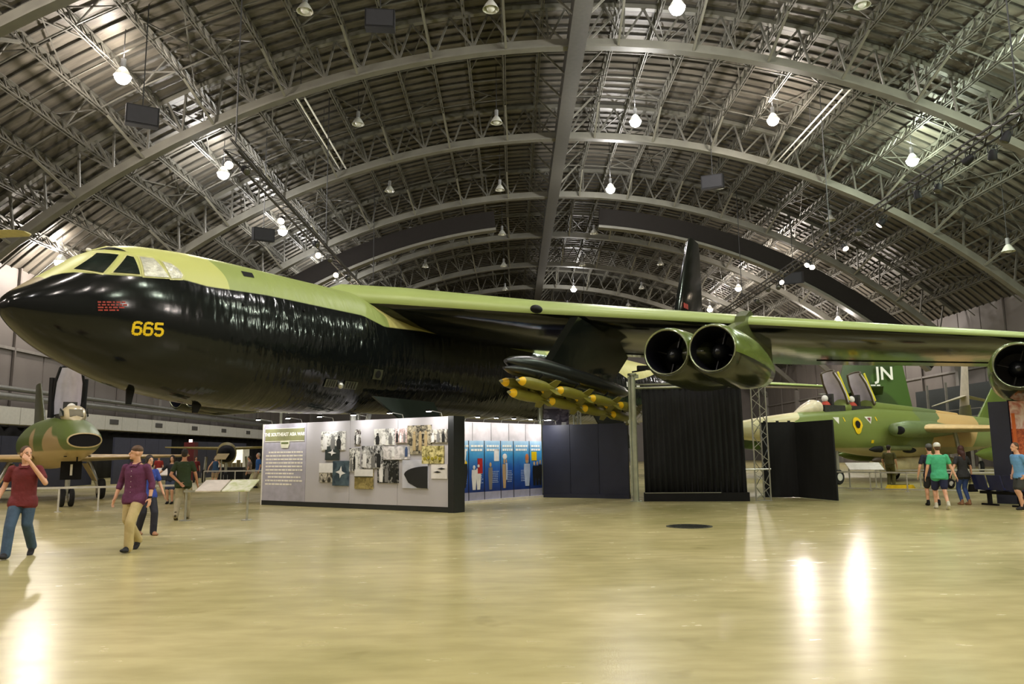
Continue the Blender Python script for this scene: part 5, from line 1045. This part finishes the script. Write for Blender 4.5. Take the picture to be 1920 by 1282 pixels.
MB().prism([(-.55, -.2, 0), (.55, -.2, 0), (.45, -.2, .14), (-.45, -.2, .14)], (0, .4, 0)).build('chock_body', M_yellow, ch); MB().tube([(-.4, 0, .15), (.4, 0, .15)], .02, 6).build('grip', M_black, ch)
gc = thing('ground_cart', 'small dark ground-power cart with red cover under the two-seat jet', 'cart', (17.4, 32.2, 0), .2)
MB().box(0, 0, .55, .9, .5, .3).build('cart_body', M_black, gc); MB().ell((-.1, -.05, .85), (.5, .28, .18), 14, 8).build('red_cover', mat('red_cover', srgb(130, 46, 40), .6), gc, 60)
for x in (-.35, .35): wheel(gc, x, -.25, .2, .2, .1)
MB().tube([(.1, -.3, .6), (.0, -.4, .2), (.25, -.42, .05), (.5, -.35, .3)], .02, 6).build('hose', M_black, gc)
# ------------------------------------------------------------------ people (local frame: facing -y, left hand on +x)
SKIN = {'fair': mat('skin_fair', srgb(214, 164, 134), .55, 0, .05, 8), 'tan': mat('skin_tan', srgb(186, 132, 100), .55, 0, .05, 8)}
HAIR = {'dark': mat('hair_dark', srgb(34, 26, 22), .6, 0, .3, 30), 'brown': mat('hair_brown', srgb(82, 58, 38), .6, 0, .3, 30), 'blond': mat('hair_sandy', srgb(150, 116, 72), .6, 0, .3, 30), 'grey': mat('hair_grey', srgb(170, 166, 160), .6, 0, .2, 30), 'auburn': mat('hair_auburn', srgb(66, 34, 28), .6, 0, .3, 30)}
def cl(name, rgb, var=.12, sc=9.): return mat(name, srgb(*rgb), .8, 0, var, sc, .25, 14)
def V(*a): return Vector(a)
def hand(mb, w, d, n, side, s, curl=.5):
    """palm and five fingers: wrist w, hand direction d, palm normal n, side = thumb direction"""
    d = d.normalized(); n = (n - d * n.dot(d)).normalized(); t = side - d * side.dot(d) - n * side.dot(n); t = t.normalized()
    R = Matrix((t, n, d)).transposed(); c = w + d * .052 * s
    mb.ell(c, (.042 * s, .017 * s, .054 * s), 12, 8, R)
    for i, (off, L) in enumerate(((.031, .072), (.0105, .08), (-.0105, .075), (-.031, .058))):
        p = w + d * .092 * s + t * off * s; a = curl * (.35 + .12 * i); r = .0092 * s; dd = d.copy()
        for k, f in enumerate((.45, .32, .23)):
            q = Matrix.Rotation(a if k else a * .6, 3, t) ; dd = (q @ dd) if (q @ dd).dot(n) >= dd.dot(n) - 1e-6 else (q.inverted() @ dd)
            p2 = p + dd * L * s * f; mb.cap(p, p2, r, r * .9, 8); p = p2; r *= .93
    p = w + d * .03 * s + t * .036 * s; p2 = p + (d * .55 + t * .7 + n * .25).normalized() * .036 * s; p3 = p2 + (d * .9 + t * .25 + n * .3).normalized() * .032 * s
    mb.cap(p, p2, .0125 * s, .0105 * s, 8); mb.cap(p2, p3, .0105 * s, .009 * s, 8)
def loft_torso(mb, secs, n=18):
    mb.loft([[(cx + rx * math.cos(2 * PI * k / n), cy + ry * math.sin(2 * PI * k / n), z) for k in range(n)] for z, rx, ry, cx, cy in secs])
def person(label, x, y, rz, H, top, legs_m, skin='fair', hair='dark', hairstyle='short', pose=None, sleeve='short', bottom='trousers', shoe=None, vox=.011, female=False, head_yaw=0., head_pitch=0., hat=None, face=True, cat='person', name='person', slim=1., group=None, collar=False, buttons=False):
    P = dict(LH=None, RH=None, LE=None, RE=None, LA=(.055, 0, .048), RA=(-.055, 0, .048), LK=None, RK=None, LT=0., RT=0., lean=0., LN=None, RN=None, hipz=.525, curl=.5, twist=0.)
    P.update(pose or {}); u = H; s = H / 1.76
    t = thing(name, label, cat, (x, y, 0), rz, group)
    sk = SKIN[skin]; F = .93 if female else 1.0
    hz = P['hipz'] * u; ln = P['lean']
    def up(z, yoff=0.): return yoff - math.sin(ln) * (z - hz)          # forward lean moves -y
    hip = {1: V(.053 * u, 0, hz - .01 * u), -1: V(-.053 * u, 0, hz - .01 * u)}
    ank = {1: V(*P['LA']) * u, -1: V(*P['RA']) * u}
    kn = {}
    for sd, key in ((1, 'LK'), (-1, 'RK')):
        if P[key]: kn[sd] = V(*P[key]) * u
        else:
            m = (hip[sd] + ank[sd]) / 2; d = (ank[sd] - hip[sd]).length; Lg = .247 * u; h = math.sqrt(max(0, Lg * Lg - (d / 2) ** 2)); kn[sd] = m + V(0, -1, 0) * h
    shz = .803 * u - (1 - math.cos(ln)) * .28 * u; sw = (.112 if not female else .1) * u * slim
    tw = P['twist']
    sh = {sd: V(sd * sw * math.cos(tw), up(shz) + sd * sw * math.sin(tw), shz) for sd in (1, -1)}
    el, wr = {}, {}
    for sd, e, h in ((1, 'LE', 'LH'), (-1, 'RE', 'RH')):
        el[sd] = V(*P[e]) * u if P[e] else V(sd * (sw + .028 * u), up(.63 * u) + .012 * u, .632 * u)
        wr[sd] = V(*P[h]) * u if P[h] else V(sd * (sw + .036 * u), up(.49 * u) - .03 * u, .49 * u)
    nb = V(0, up(.83 * u) + .008 * u, .83 * u); hc = V(0, up(.935 * u) - .012 * u, .933 * u)
    R = Matrix.Rotation(head_yaw, 3, 'Z') @ Matrix.Rotation(head_pitch, 3, 'X')
    tors = [(hz - .03 * u, .088, .062, 0, 0), (hz + .02 * u, .094 if not female else .1, .066, 0, .002), (.595 * u, .08 if not female else .072, .058, 0, 0), (.66 * u, .084 if not female else .076, .062, 0, 0), (.735 * u, .098 if not female else .087, .068, 0, 0), (.785 * u, .1 if not female else .088, .058, 0, .004), (.81 * u, .072 if not female else .064, .047, 0, .005), (.832 * u, .046, .04, 0, .006)]
    def sec(g=0., z0=0, z1=9e9): return [(z, (rx * slim) * u + g, ry * (1 + (slim - 1) * .7) * u + g, cx * u, up(z, cy * u)) for z, rx, ry, cx, cy in tors if z0 <= z <= z1]
    # one continuous body
    mb = MB(); loft_torso(mb, sec())
    mb.cap(nb, hc - R @ V(0, -.005 * u, .04 * u), .036 * u * F, .033 * u * F)
    mb.ell(hc + R @ V(0, .004 * u, .012 * u), (.0435 * u * F, .055 * u * F, .058 * u * F), 16, 12, R); mb.ell(hc + R @ V(0, -.014 * u, -.028 * u), (.034 * u * F, .038 * u * F, .04 * u * F), 14, 10, R)
    mb.ell(hc + R @ V(0, -.046 * u, -.052 * u), (.014 * u, .012 * u, .011 * u), 10, 8, R)
    mb.cap(hc + R @ V(0, -.05 * u, .012 * u), hc + R @ V(0, -.0625 * u, -.012 * u), .0055 * u, .0095 * u, 8)
    for sd in (1, -1): mb.ell(hc + R @ V(sd * .0445 * u * F, .006 * u, -.006 * u), (.006 * u, .012 * u, .019 * u), 8, 8, R); mb.ell(hc + R @ V(sd * .018 * u, -.049 * u, .014 * u), (.012 * u, .006 * u, .005 * u), 8, 6, R)
    mb.ell(hc + R @ V(0, -.05 * u, -.03 * u), (.015 * u, .007 * u, .008 * u), 8, 6, R)
    for sd in (1, -1):
        th_ = .8 if bottom != 'shorts' else 1.
        mb.cap(hip[sd], kn[sd], .05 * u * slim * th_, .033 * u * th_, 12); mb.cap(kn[sd], ank[sd] + V(0, 0, .0), .033 * u * th_, .021 * u, 12)
        if bottom == 'shorts': mb.ell(kn[sd] + (ank[sd] - kn[sd]) * .28 + V(0, .012 * u, 0), (.03 * u, .033 * u, .06 * u), 10, 8)
        Rf = Matrix.Rotation(P['LT' if sd == 1 else 'RT'], 3, 'X'); mb.cap(ank[sd], ank[sd] + Rf @ V(0, -.06 * u, -.022 * u), .02 * u, .015 * u)
        mb.ell(sh[sd] - V(sd * .012 * u, 0, .005 * u), (.022 * u * F, .026 * u, .024 * u), 10, 8)
        mb.cap(sh[sd] - V(sd * .004 * u, 0, .014 * u), el[sd], .0255 * u * F, .0225 * u * F, 12); mb.cap(el[sd], wr[sd], .0235 * u * F, .0155 * u * F, 12)
        key = P['LN'] if sd == 1 else P['RN']; n_ = V(*key) if key else V(-sd, .15, 0)
        hd = (wr[sd] - el[sd]).normalized()
        if P.get('LD' if sd == 1 else 'RD'): hd = V(*P['LD' if sd == 1 else 'RD']).normalized()
        hand(mb, wr[sd], hd, n_, V(0, -1, .2) if not P.get('LS' if sd == 1 else 'RS') else V(*P['LS' if sd == 1 else 'RS']), s * F, P['curl'])
    b = link('body', remesh(mb, 'body', sk, vox, 3), t)
    # clothes
    g = .012 * s; vc = max(vox, .011)
    tm, bm_ = top, legs_m
    mb = MB(); z0 = hz - (.06 * u if bottom != 'suit' else -.02 * u)
    ss = [(z0, .11 * u * slim + g, .08 * u + g * .5, 0, up(z0)), (z0 + .03 * u, .108 * u * slim + g, .077 * u + g * .5, 0, up(z0 + .03 * u))] + sec(g, z0 + .05 * u)
    ss = [(z, max(rx, (.084 if female else .1) * u * slim) if z < .7 * u else rx, max(ry, .068 * u) if z < .7 * u else ry, cx, cy) for z, rx, ry, cx, cy in ss]
    loft_torso(mb, ss[:-1] + [(.826 * u, .05 * u + g * .6, .044 * u, 0, up(.826 * u, .006 * u))])
    for sd in (1, -1):
        if bottom != 'suit': mb.cap(hip[sd], hip[sd] + (kn[sd] - hip[sd]) * .13, .066 * u * slim, .067 * u * slim, 12)
        if sleeve == 'none': continue
        mb.ell(sh[sd] - V(sd * .014 * u, 0, .008 * u), (.034 * u, .038 * u, .036 * u), 12, 8)
        f = {'short': .62, 'long': 1., 'rolled': 1.}[sleeve]; e = sh[sd] + (el[sd] - sh[sd]) * f
        mb.cap(sh[sd] - V(sd * .006 * u, 0, .008 * u), e, .0355 * u, .035 * u if f < 1 else .03 * u, 12)
        if sleeve == 'long': mb.cap(el[sd], wr[sd] - (wr[sd] - el[sd]) * .06, .031 * u, .023 * u, 12)
        if sleeve == 'rolled': mb.cap(el[sd], el[sd] + (wr[sd] - el[sd]) * .3, .032 * u, .031 * u, 12)
    top_o = link('shirt' if name == 'person' and bottom != 'suit' else 'flight_suit_top', remesh(mb, 'shirt', tm, vc, 3), t)
    if collar:
        cm = MB()
        for sd in (1, -1): cm.prism([(0, up(.822 * u) - .062 * u, .806 * u), (sd * .048 * u, up(.83 * u) - .035 * u, .838 * u), (sd * .052 * u, up(.83 * u) + .02 * u, .85 * u), (sd * .035 * u, up(.82 * u) - .066 * u, .8 * u)], (0, -.004, .004))
        cm.build('collar', tm, top_o)
    if buttons:
        for k in range(5): z = .56 * u + k * .05 * u; MB().ell((0, up(z) - .069 * u - g - .004, z), (.006, .004, .006), 8, 6).build('button', M_white, top_o)
    mb = MB(); zz = hz + .028 * u
    loft_torso(mb, [(hz - .06 * u, .085 * u * slim, .062 * u, 0, 0), (hz - .02 * u, .094 * u * slim + g * .6, .068 * u, 0, 0), (zz, .094 * u * slim + g * .4, .067 * u, 0, up(zz))])
    for sd in (1, -1):
        k = kn[sd]; a = ank[sd]
        if bottom in ('trousers', 'suit'): mb.cap(hip[sd], k, .057 * u * slim, .046 * u, 12); mb.cap(k, a + (k - a) * -.03, .046 * u, .042 * u, 12)
        elif bottom == 'jeans': mb.cap(hip[sd], k, .055 * u * slim, .039 * u, 12); mb.cap(k, a + (k - a) * .1, .039 * u, .027 * u, 12)
        else: mb.cap(hip[sd], hip[sd] + (k - hip[sd]) * .8, .06 * u * slim, .054 * u, 12)
    link('shorts' if bottom == 'shorts' else 'trousers', remesh(mb, 'trousers', bm_, vc, 3), t)
    sm_ = shoe or M_black
    for sd, key in ((1, 'LT'), (-1, 'RT')):
        a = ank[sd]; th = P[key]; Rm = Matrix.Rotation(th, 3, 'X'); mb = MB()
        mb.ell(a + Rm @ V(0, .008 * u, -.022 * u), (.026 * u, .034 * u, .026 * u), 12, 8, Rm); mb.ell(a + Rm @ V(0, -.055 * u, -.03 * u), (.03 * u, .062 * u, .02 * u), 14, 8, Rm); mb.ell(a + Rm @ V(0, -.03 * u, -.016 * u), (.026 * u, .045 * u, .024 * u), 12, 8, Rm)
        mb.cap(a + Rm @ V(0, .02 * u, -.036 * u), a + Rm @ V(0, -.09 * u, -.036 * u), .0115 * u, .0115 * u)
        mb.cap(a + Rm @ V(0, .006 * u, -.01 * u), a + V(0, .004 * u, .03 * u), .026 * u, .025 * u)
        so = link('shoe', remesh(mb, 'shoe', sm_, max(.008, vox * .8), 2), t)
    # hair / hat
    mb = MB(); hm = HAIR[hair]
    if hairstyle == 'crop':
        mb.ell(hc + R @ V(0, .006 * u, .03 * u), (.0465 * u, .0555 * u, .047 * u), 16, 10, R)
    elif hairstyle == 'short':
        mb.ell(hc + R @ V(0, .013 * u, .022 * u), (.048 * u, .054 * u, .056 * u), 16, 10, R); mb.ell(hc + R @ V(0, .03 * u, -.012 * u), (.042 * u, .03 * u, .035 * u), 12, 8, R)
    else:
        mb.ell(hc + R @ V(0, .013 * u, .02 * u), (.051 * u, .056 * u, .06 * u), 16, 10, R); mb.ell(hc + R @ V(0, .04 * u, -.05 * u), (.05 * u, .03 * u, .075 * u), 14, 10, R)
        mb.cap(hc + V(0, .05 * u, -.06 * u), hc + V(0, .062 * u, -.16 * u), .042 * u, .03 * u)
        for sd in (1, -1): mb.ell(hc + R @ V(sd * .046 * u, .01 * u, -.03 * u), (.012 * u, .026 * u, .055 * u), 10, 8, R)
    link('hair', remesh(mb, 'hair', hm, max(.008, vox * .8), 2), t)
    if hat:
        mb = MB().ell(hc + R @ V(0, .008 * u, .03 * u), (.053 * u, .062 * u, .05 * u), 16, 10, R); mb.ell(hc + R @ V(0, -.068 * u, .024 * u), (.042 * u, .04 * u, .007 * u), 14, 8, R)
        link('cap', remesh(mb, 'cap', hat, .009, 2), t)
    if face:
        for sd in (1, -1):
            MB().ell(hc + R @ V(sd * .0175 * u, -.0515 * u, .005 * u), (.0075 * u, .004 * u, .0042 * u), 10, 6, R).build('eye', mat('eye_white', srgb(230, 226, 220), .3), b, 60); MB().ell(hc + R @ V(sd * .0175 * u, -.0547 * u, .005 * u), (.0032 * u, .002 * u, .0036 * u), 8, 6, R).build('iris', mat('iris_dark', srgb(40, 34, 28), .2), b, 60)
            MB().ell(hc + R @ V(sd * .0185 * u, -.053 * u, .0165 * u), (.0115 * u, .004 * u, .0026 * u), 8, 6, R).build('eyebrow', hm, b, 60)
        MB().ell(hc + R @ V(0, -.0565 * u, -.0305 * u), (.0125 * u, .003 * u, .0035 * u), 10, 6, R).build('lips', mat('lip_pink', srgb(176, 104, 92), .5), b, 60)
    t['_w'] = 1; del t['_w']
    return t, dict(wr=wr, el=el, hc=hc, sh=sh, u=u, hz=hz)
FS = math.atan2
# man in maroon polo, hand at his mouth
c_mar, c_jean = cl('maroon_polo', (104, 32, 36)), cl('blue_jeans', (62, 84, 108), .25, 6)
t, i = person('man in maroon polo and blue jeans walking with a hand at his mouth', -8.16, 13.1, .25, 1.8, c_mar, c_jean, 'fair', 'brown', 'short', dict(LE=(.19, -.06, .665), LH=(.06, -.115, .868), LN=(-.4, .7, 0), LD=(-.55, .05, .55), LS=(-.3, -.4, 1), RE=(-.165, .01, .64), RH=(-.2, -.06, .5), LA=(.05, .16, .085), RA=(-.055, -.17, .05), LT=.75, RT=-.12, hipz=.517, curl=1.0), vox=.0085, head_yaw=.75, head_pitch=.0, collar=True, slim=1.06, shoe=cl('dark_shoe', (30, 30, 36)))
# man in purple shirt
c_pur, c_kh = cl('purple_shirt', (92, 40, 76)), cl('khaki_trousers', (184, 166, 118), .12, 5)
t, i = person('man in rolled-sleeve purple shirt and khaki trousers looking to his right', -6.62, 13.75, -.12, 1.8, c_pur, c_kh, 'fair', 'brown', 'crop', dict(LA=(.048, -.13, .05), RA=(-.05, .17, .095), LT=-.1, RT=.8, hipz=.517, LE=(.155, .03, .64), LH=(.165, -.01, .5), RE=(-.165, .02, .645), RH=(-.185, -.03, .5), curl=.7), 'rolled', vox=.0085, head_yaw=-.95, collar=True, slim=1.05, buttons=True, shoe=cl('black_shoe', (24, 24, 26)))
w_ = i['wr'][1]; MB().tube([w_ + V(0, 0, .03), w_ + V(0, 0, .0)], .037, 14).build('wristwatch', M_black, t, 40)
# girl behind him
c_bl = cl('royal_blue_tee', (44, 66, 150)); c_dk = cl('dark_jeans', (30, 32, 44))
person('girl in royal blue tee and dark jeans half hidden behind the purple shirt', -7.68, 16.5, .9, 1.64, c_bl, c_dk, 'fair', 'dark', 'long', dict(LA=(.05, -.1, .045), RA=(-.05, .1, .05), LE=(.15, -.02, .63), LH=(.17, -.08, .51)), female=True, vox=.012, bottom='trousers', shoe=cl('tan_sandal', (150, 110, 80)))
# man in green polo seen from behind
c_gr = cl('dark_green_polo', (40, 56, 28)); c_st = cl('stone_trousers', (170, 160, 132))
t, i = person('man in dark green polo and stone trousers seen from behind', -8.6, 20.45, PI + .25, 1.8, c_gr, c_st, 'tan', 'dark', 'short', dict(LE=(.165, .05, .64), LH=(.03, .11, .52), LN=(0, 1, 0), RE=(-.16, .0, .64), RH=(-.185, -.05, .5), LA=(.06, .14, .075), RA=(-.05, -.12, .048), LT=.6), vox=.011, shoe=cl('olive_shoe', (78, 70, 44)))
bg = MB().prism([(-.34, -.1, .72), (-.22, -.1, .72), (-.2, -.1, .92), (-.3, -.1, .95)], (0, -.03, 0)).build('folded_leaflet', M_white, t)
# background visitors at the left
person('long-haired woman in black tee with arms spread, left of the green polo man', -11.9, 27.3, .1, 1.66, cl('black_tee', (26, 30, 40)), cl('denim_shorts', (56, 66, 90)), 'fair', 'dark', 'long', dict(LE=(.2, .0, .68), LH=(.27, -.06, .6), RE=(-.22, .0, .66), RH=(-.33, -.05, .57), LA=(.05, -.05, .045)), female=True, bottom='shorts', vox=.014)
person('woman in blue sleeveless top and tan shorts far behind the info stand', -15.9, 41.8, .15, 1.66, cl('blue_top', (40, 74, 110)), cl('tan_shorts', (150, 128, 96)), 'fair', 'brown', 'short', dict(LE=(.17, .0, .63), RE=(-.2, .0, .64), RH=(-.23, .0, .52)), 'none', 'shorts', female=True, vox=.015)
person('grey-haired man in blue shirt left of the photo display wall', -13.1, 40.2, -.9, 1.76, cl('cornflower_shirt', (40, 92, 160)), cl('stone_trousers', (1, 1, 1)), 'fair', 'grey', 'short', None, vox=.015)
person('woman in grey patterned top and black shorts beside the grey-haired man', -13.25, 39.3, -1.6, 1.62, cl('grey_pattern', (150, 132, 126), .5, 14), cl('black_shorts', (26, 26, 28)), 'fair', 'dark', 'short', None, bottom='shorts', female=True, vox=.015)
person('person in red shirt standing by the navy partition', -21.3, 47.0, .3, 1.7, cl('red_tee', (140, 36, 30)), cl('dark_trousers', (40, 36, 40)), 'fair', 'dark', 'short', None, vox=.016)
person('person in orange top behind the wing of the open-nosed jet', -21.6, 45.0, .2, 1.6, cl('rust_tee', (150, 70, 50)), cl('dark_trousers', (40, 36, 40)), 'fair', 'brown', 'short', None, vox=.016)
person('woman in dark red top beside the red cabinet', -19.3, 47.6, .5, 1.62, cl('wine_top', (110, 30, 34)), cl('dark_trousers', (40, 36, 40)), 'fair', 'dark', 'short', None, female=True, vox=.016)
# visitors at the right
c_mint = cl('mint_tee', (70, 176, 132)); c_nv = cl('navy_shorts', (26, 34, 70))
person('man in mint green tee, navy shorts and white cap seen from behind', 11.5, 21.2, PI - .28, 1.76, c_mint, c_nv, 'fair', 'brown', 'short', dict(LE=(.16, .02, .63), LH=(.185, -.02, .5), RE=(-.165, .0, .64), RH=(-.215, .03, .5), LA=(.055, -.1, .048), RA=(-.05, .17, .08), RT=.6, hipz=.52), bottom='shorts', vox=.011, hat=cl('white_cap', (214, 216, 208)), shoe=cl('pale_trainer', (200, 198, 180)), slim=1.08)
person('man in dark navy shirt and grey cap walking just ahead of the mint tee', 11.92, 22.4, PI - .2, 1.74, cl('navy_tee', (24, 28, 44)), cl('charcoal_shorts', (34, 36, 42)), 'fair', 'dark', 'short', dict(LE=(.17, .02, .63), LH=(.19, -.02, .5), LA=(.05, -.1, .048), RA=(-.05, .1, .06)), bottom='shorts', vox=.012, hat=cl('grey_cap', (96, 98, 96)))
c_bj = cl('bright_jeans', (50, 74, 130), .2, 6)
t, i = person('woman with long auburn hair in black tee and blue jeans holding a handbag', 13.0, 22.7, PI + .12, 1.68, cl('charcoal_tee', (38, 40, 42)), c_bj, 'fair', 'auburn', 'long', dict(LE=(.18, .03, .65), LH=(.255, .05, .53), RE=(-.165, -.02, .64), RH=(-.195, -.05, .5), LA=(.04, -.03, .045), RA=(-.035, .05, .048)), bottom='jeans', female=True, vox=.011, shoe=cl('tan_sandal', (1, 1, 1)))
w_ = i['wr'][-1]; p = B52M.inverted() @ Vector((0, 0, 0))
hb = thing('handbag', 'small black handbag held by the woman with auburn hair', 'handbag', t.matrix_basis @ (w_ + V(-.02, -.02, -.38)), PI + .12)
mb = MB().prism([(-.13, -.06, -.1), (.13, -.06, -.1), (.1, -.04, .12), (-.1, -.04, .12)], (0, .1, 0)); mb.build('bag_body', M_black, hb); MB().tube([(-.09, 0, .1), (-.06, 0, .24), (0, 0, .29), (.06, 0, .24), (.09, 0, .1)], .01, 6).build('bag_strap', M_black, hb)
person('boy in light blue tee and dark shorts with a hand in his pocket', 13.4, 20.75, -1.45, 1.74, cl('light_blue_tee', (104, 158, 206)), cl('dark_grey_shorts', (52, 54, 50)), 'fair', 'brown', 'short', dict(LE=(.165, .045, .63), LH=(.13, -.03, .52), RE=(-.165, .04, .63), RH=(-.13, -.03, .52), LA=(.05, -.06, .046), RA=(-.05, .06, .05), lean=.1), bottom='shorts', vox=.011, shoe=cl('black_shoe', (1, 1, 1)), slim=.92)
# display figure by the two-seat jet
c_ol = cl('olive_flight_suit', (84, 82, 40), .15, 6)
person('display figure in olive flight suit standing by the two-seat jet', 15.95, 33.2, PI * .78, 1.78, c_ol, c_ol, 'fair', 'dark', 'short', dict(LE=(.16, .0, .64), LH=(.15, -.07, .52), LA=(.05, 0, .048), RA=(-.05, 0, .048)), 'short', 'suit', vox=.013, cat='mannequin', name='display_figure', head_pitch=-.25, hat=cl('dark_cap', (44, 34, 30)))
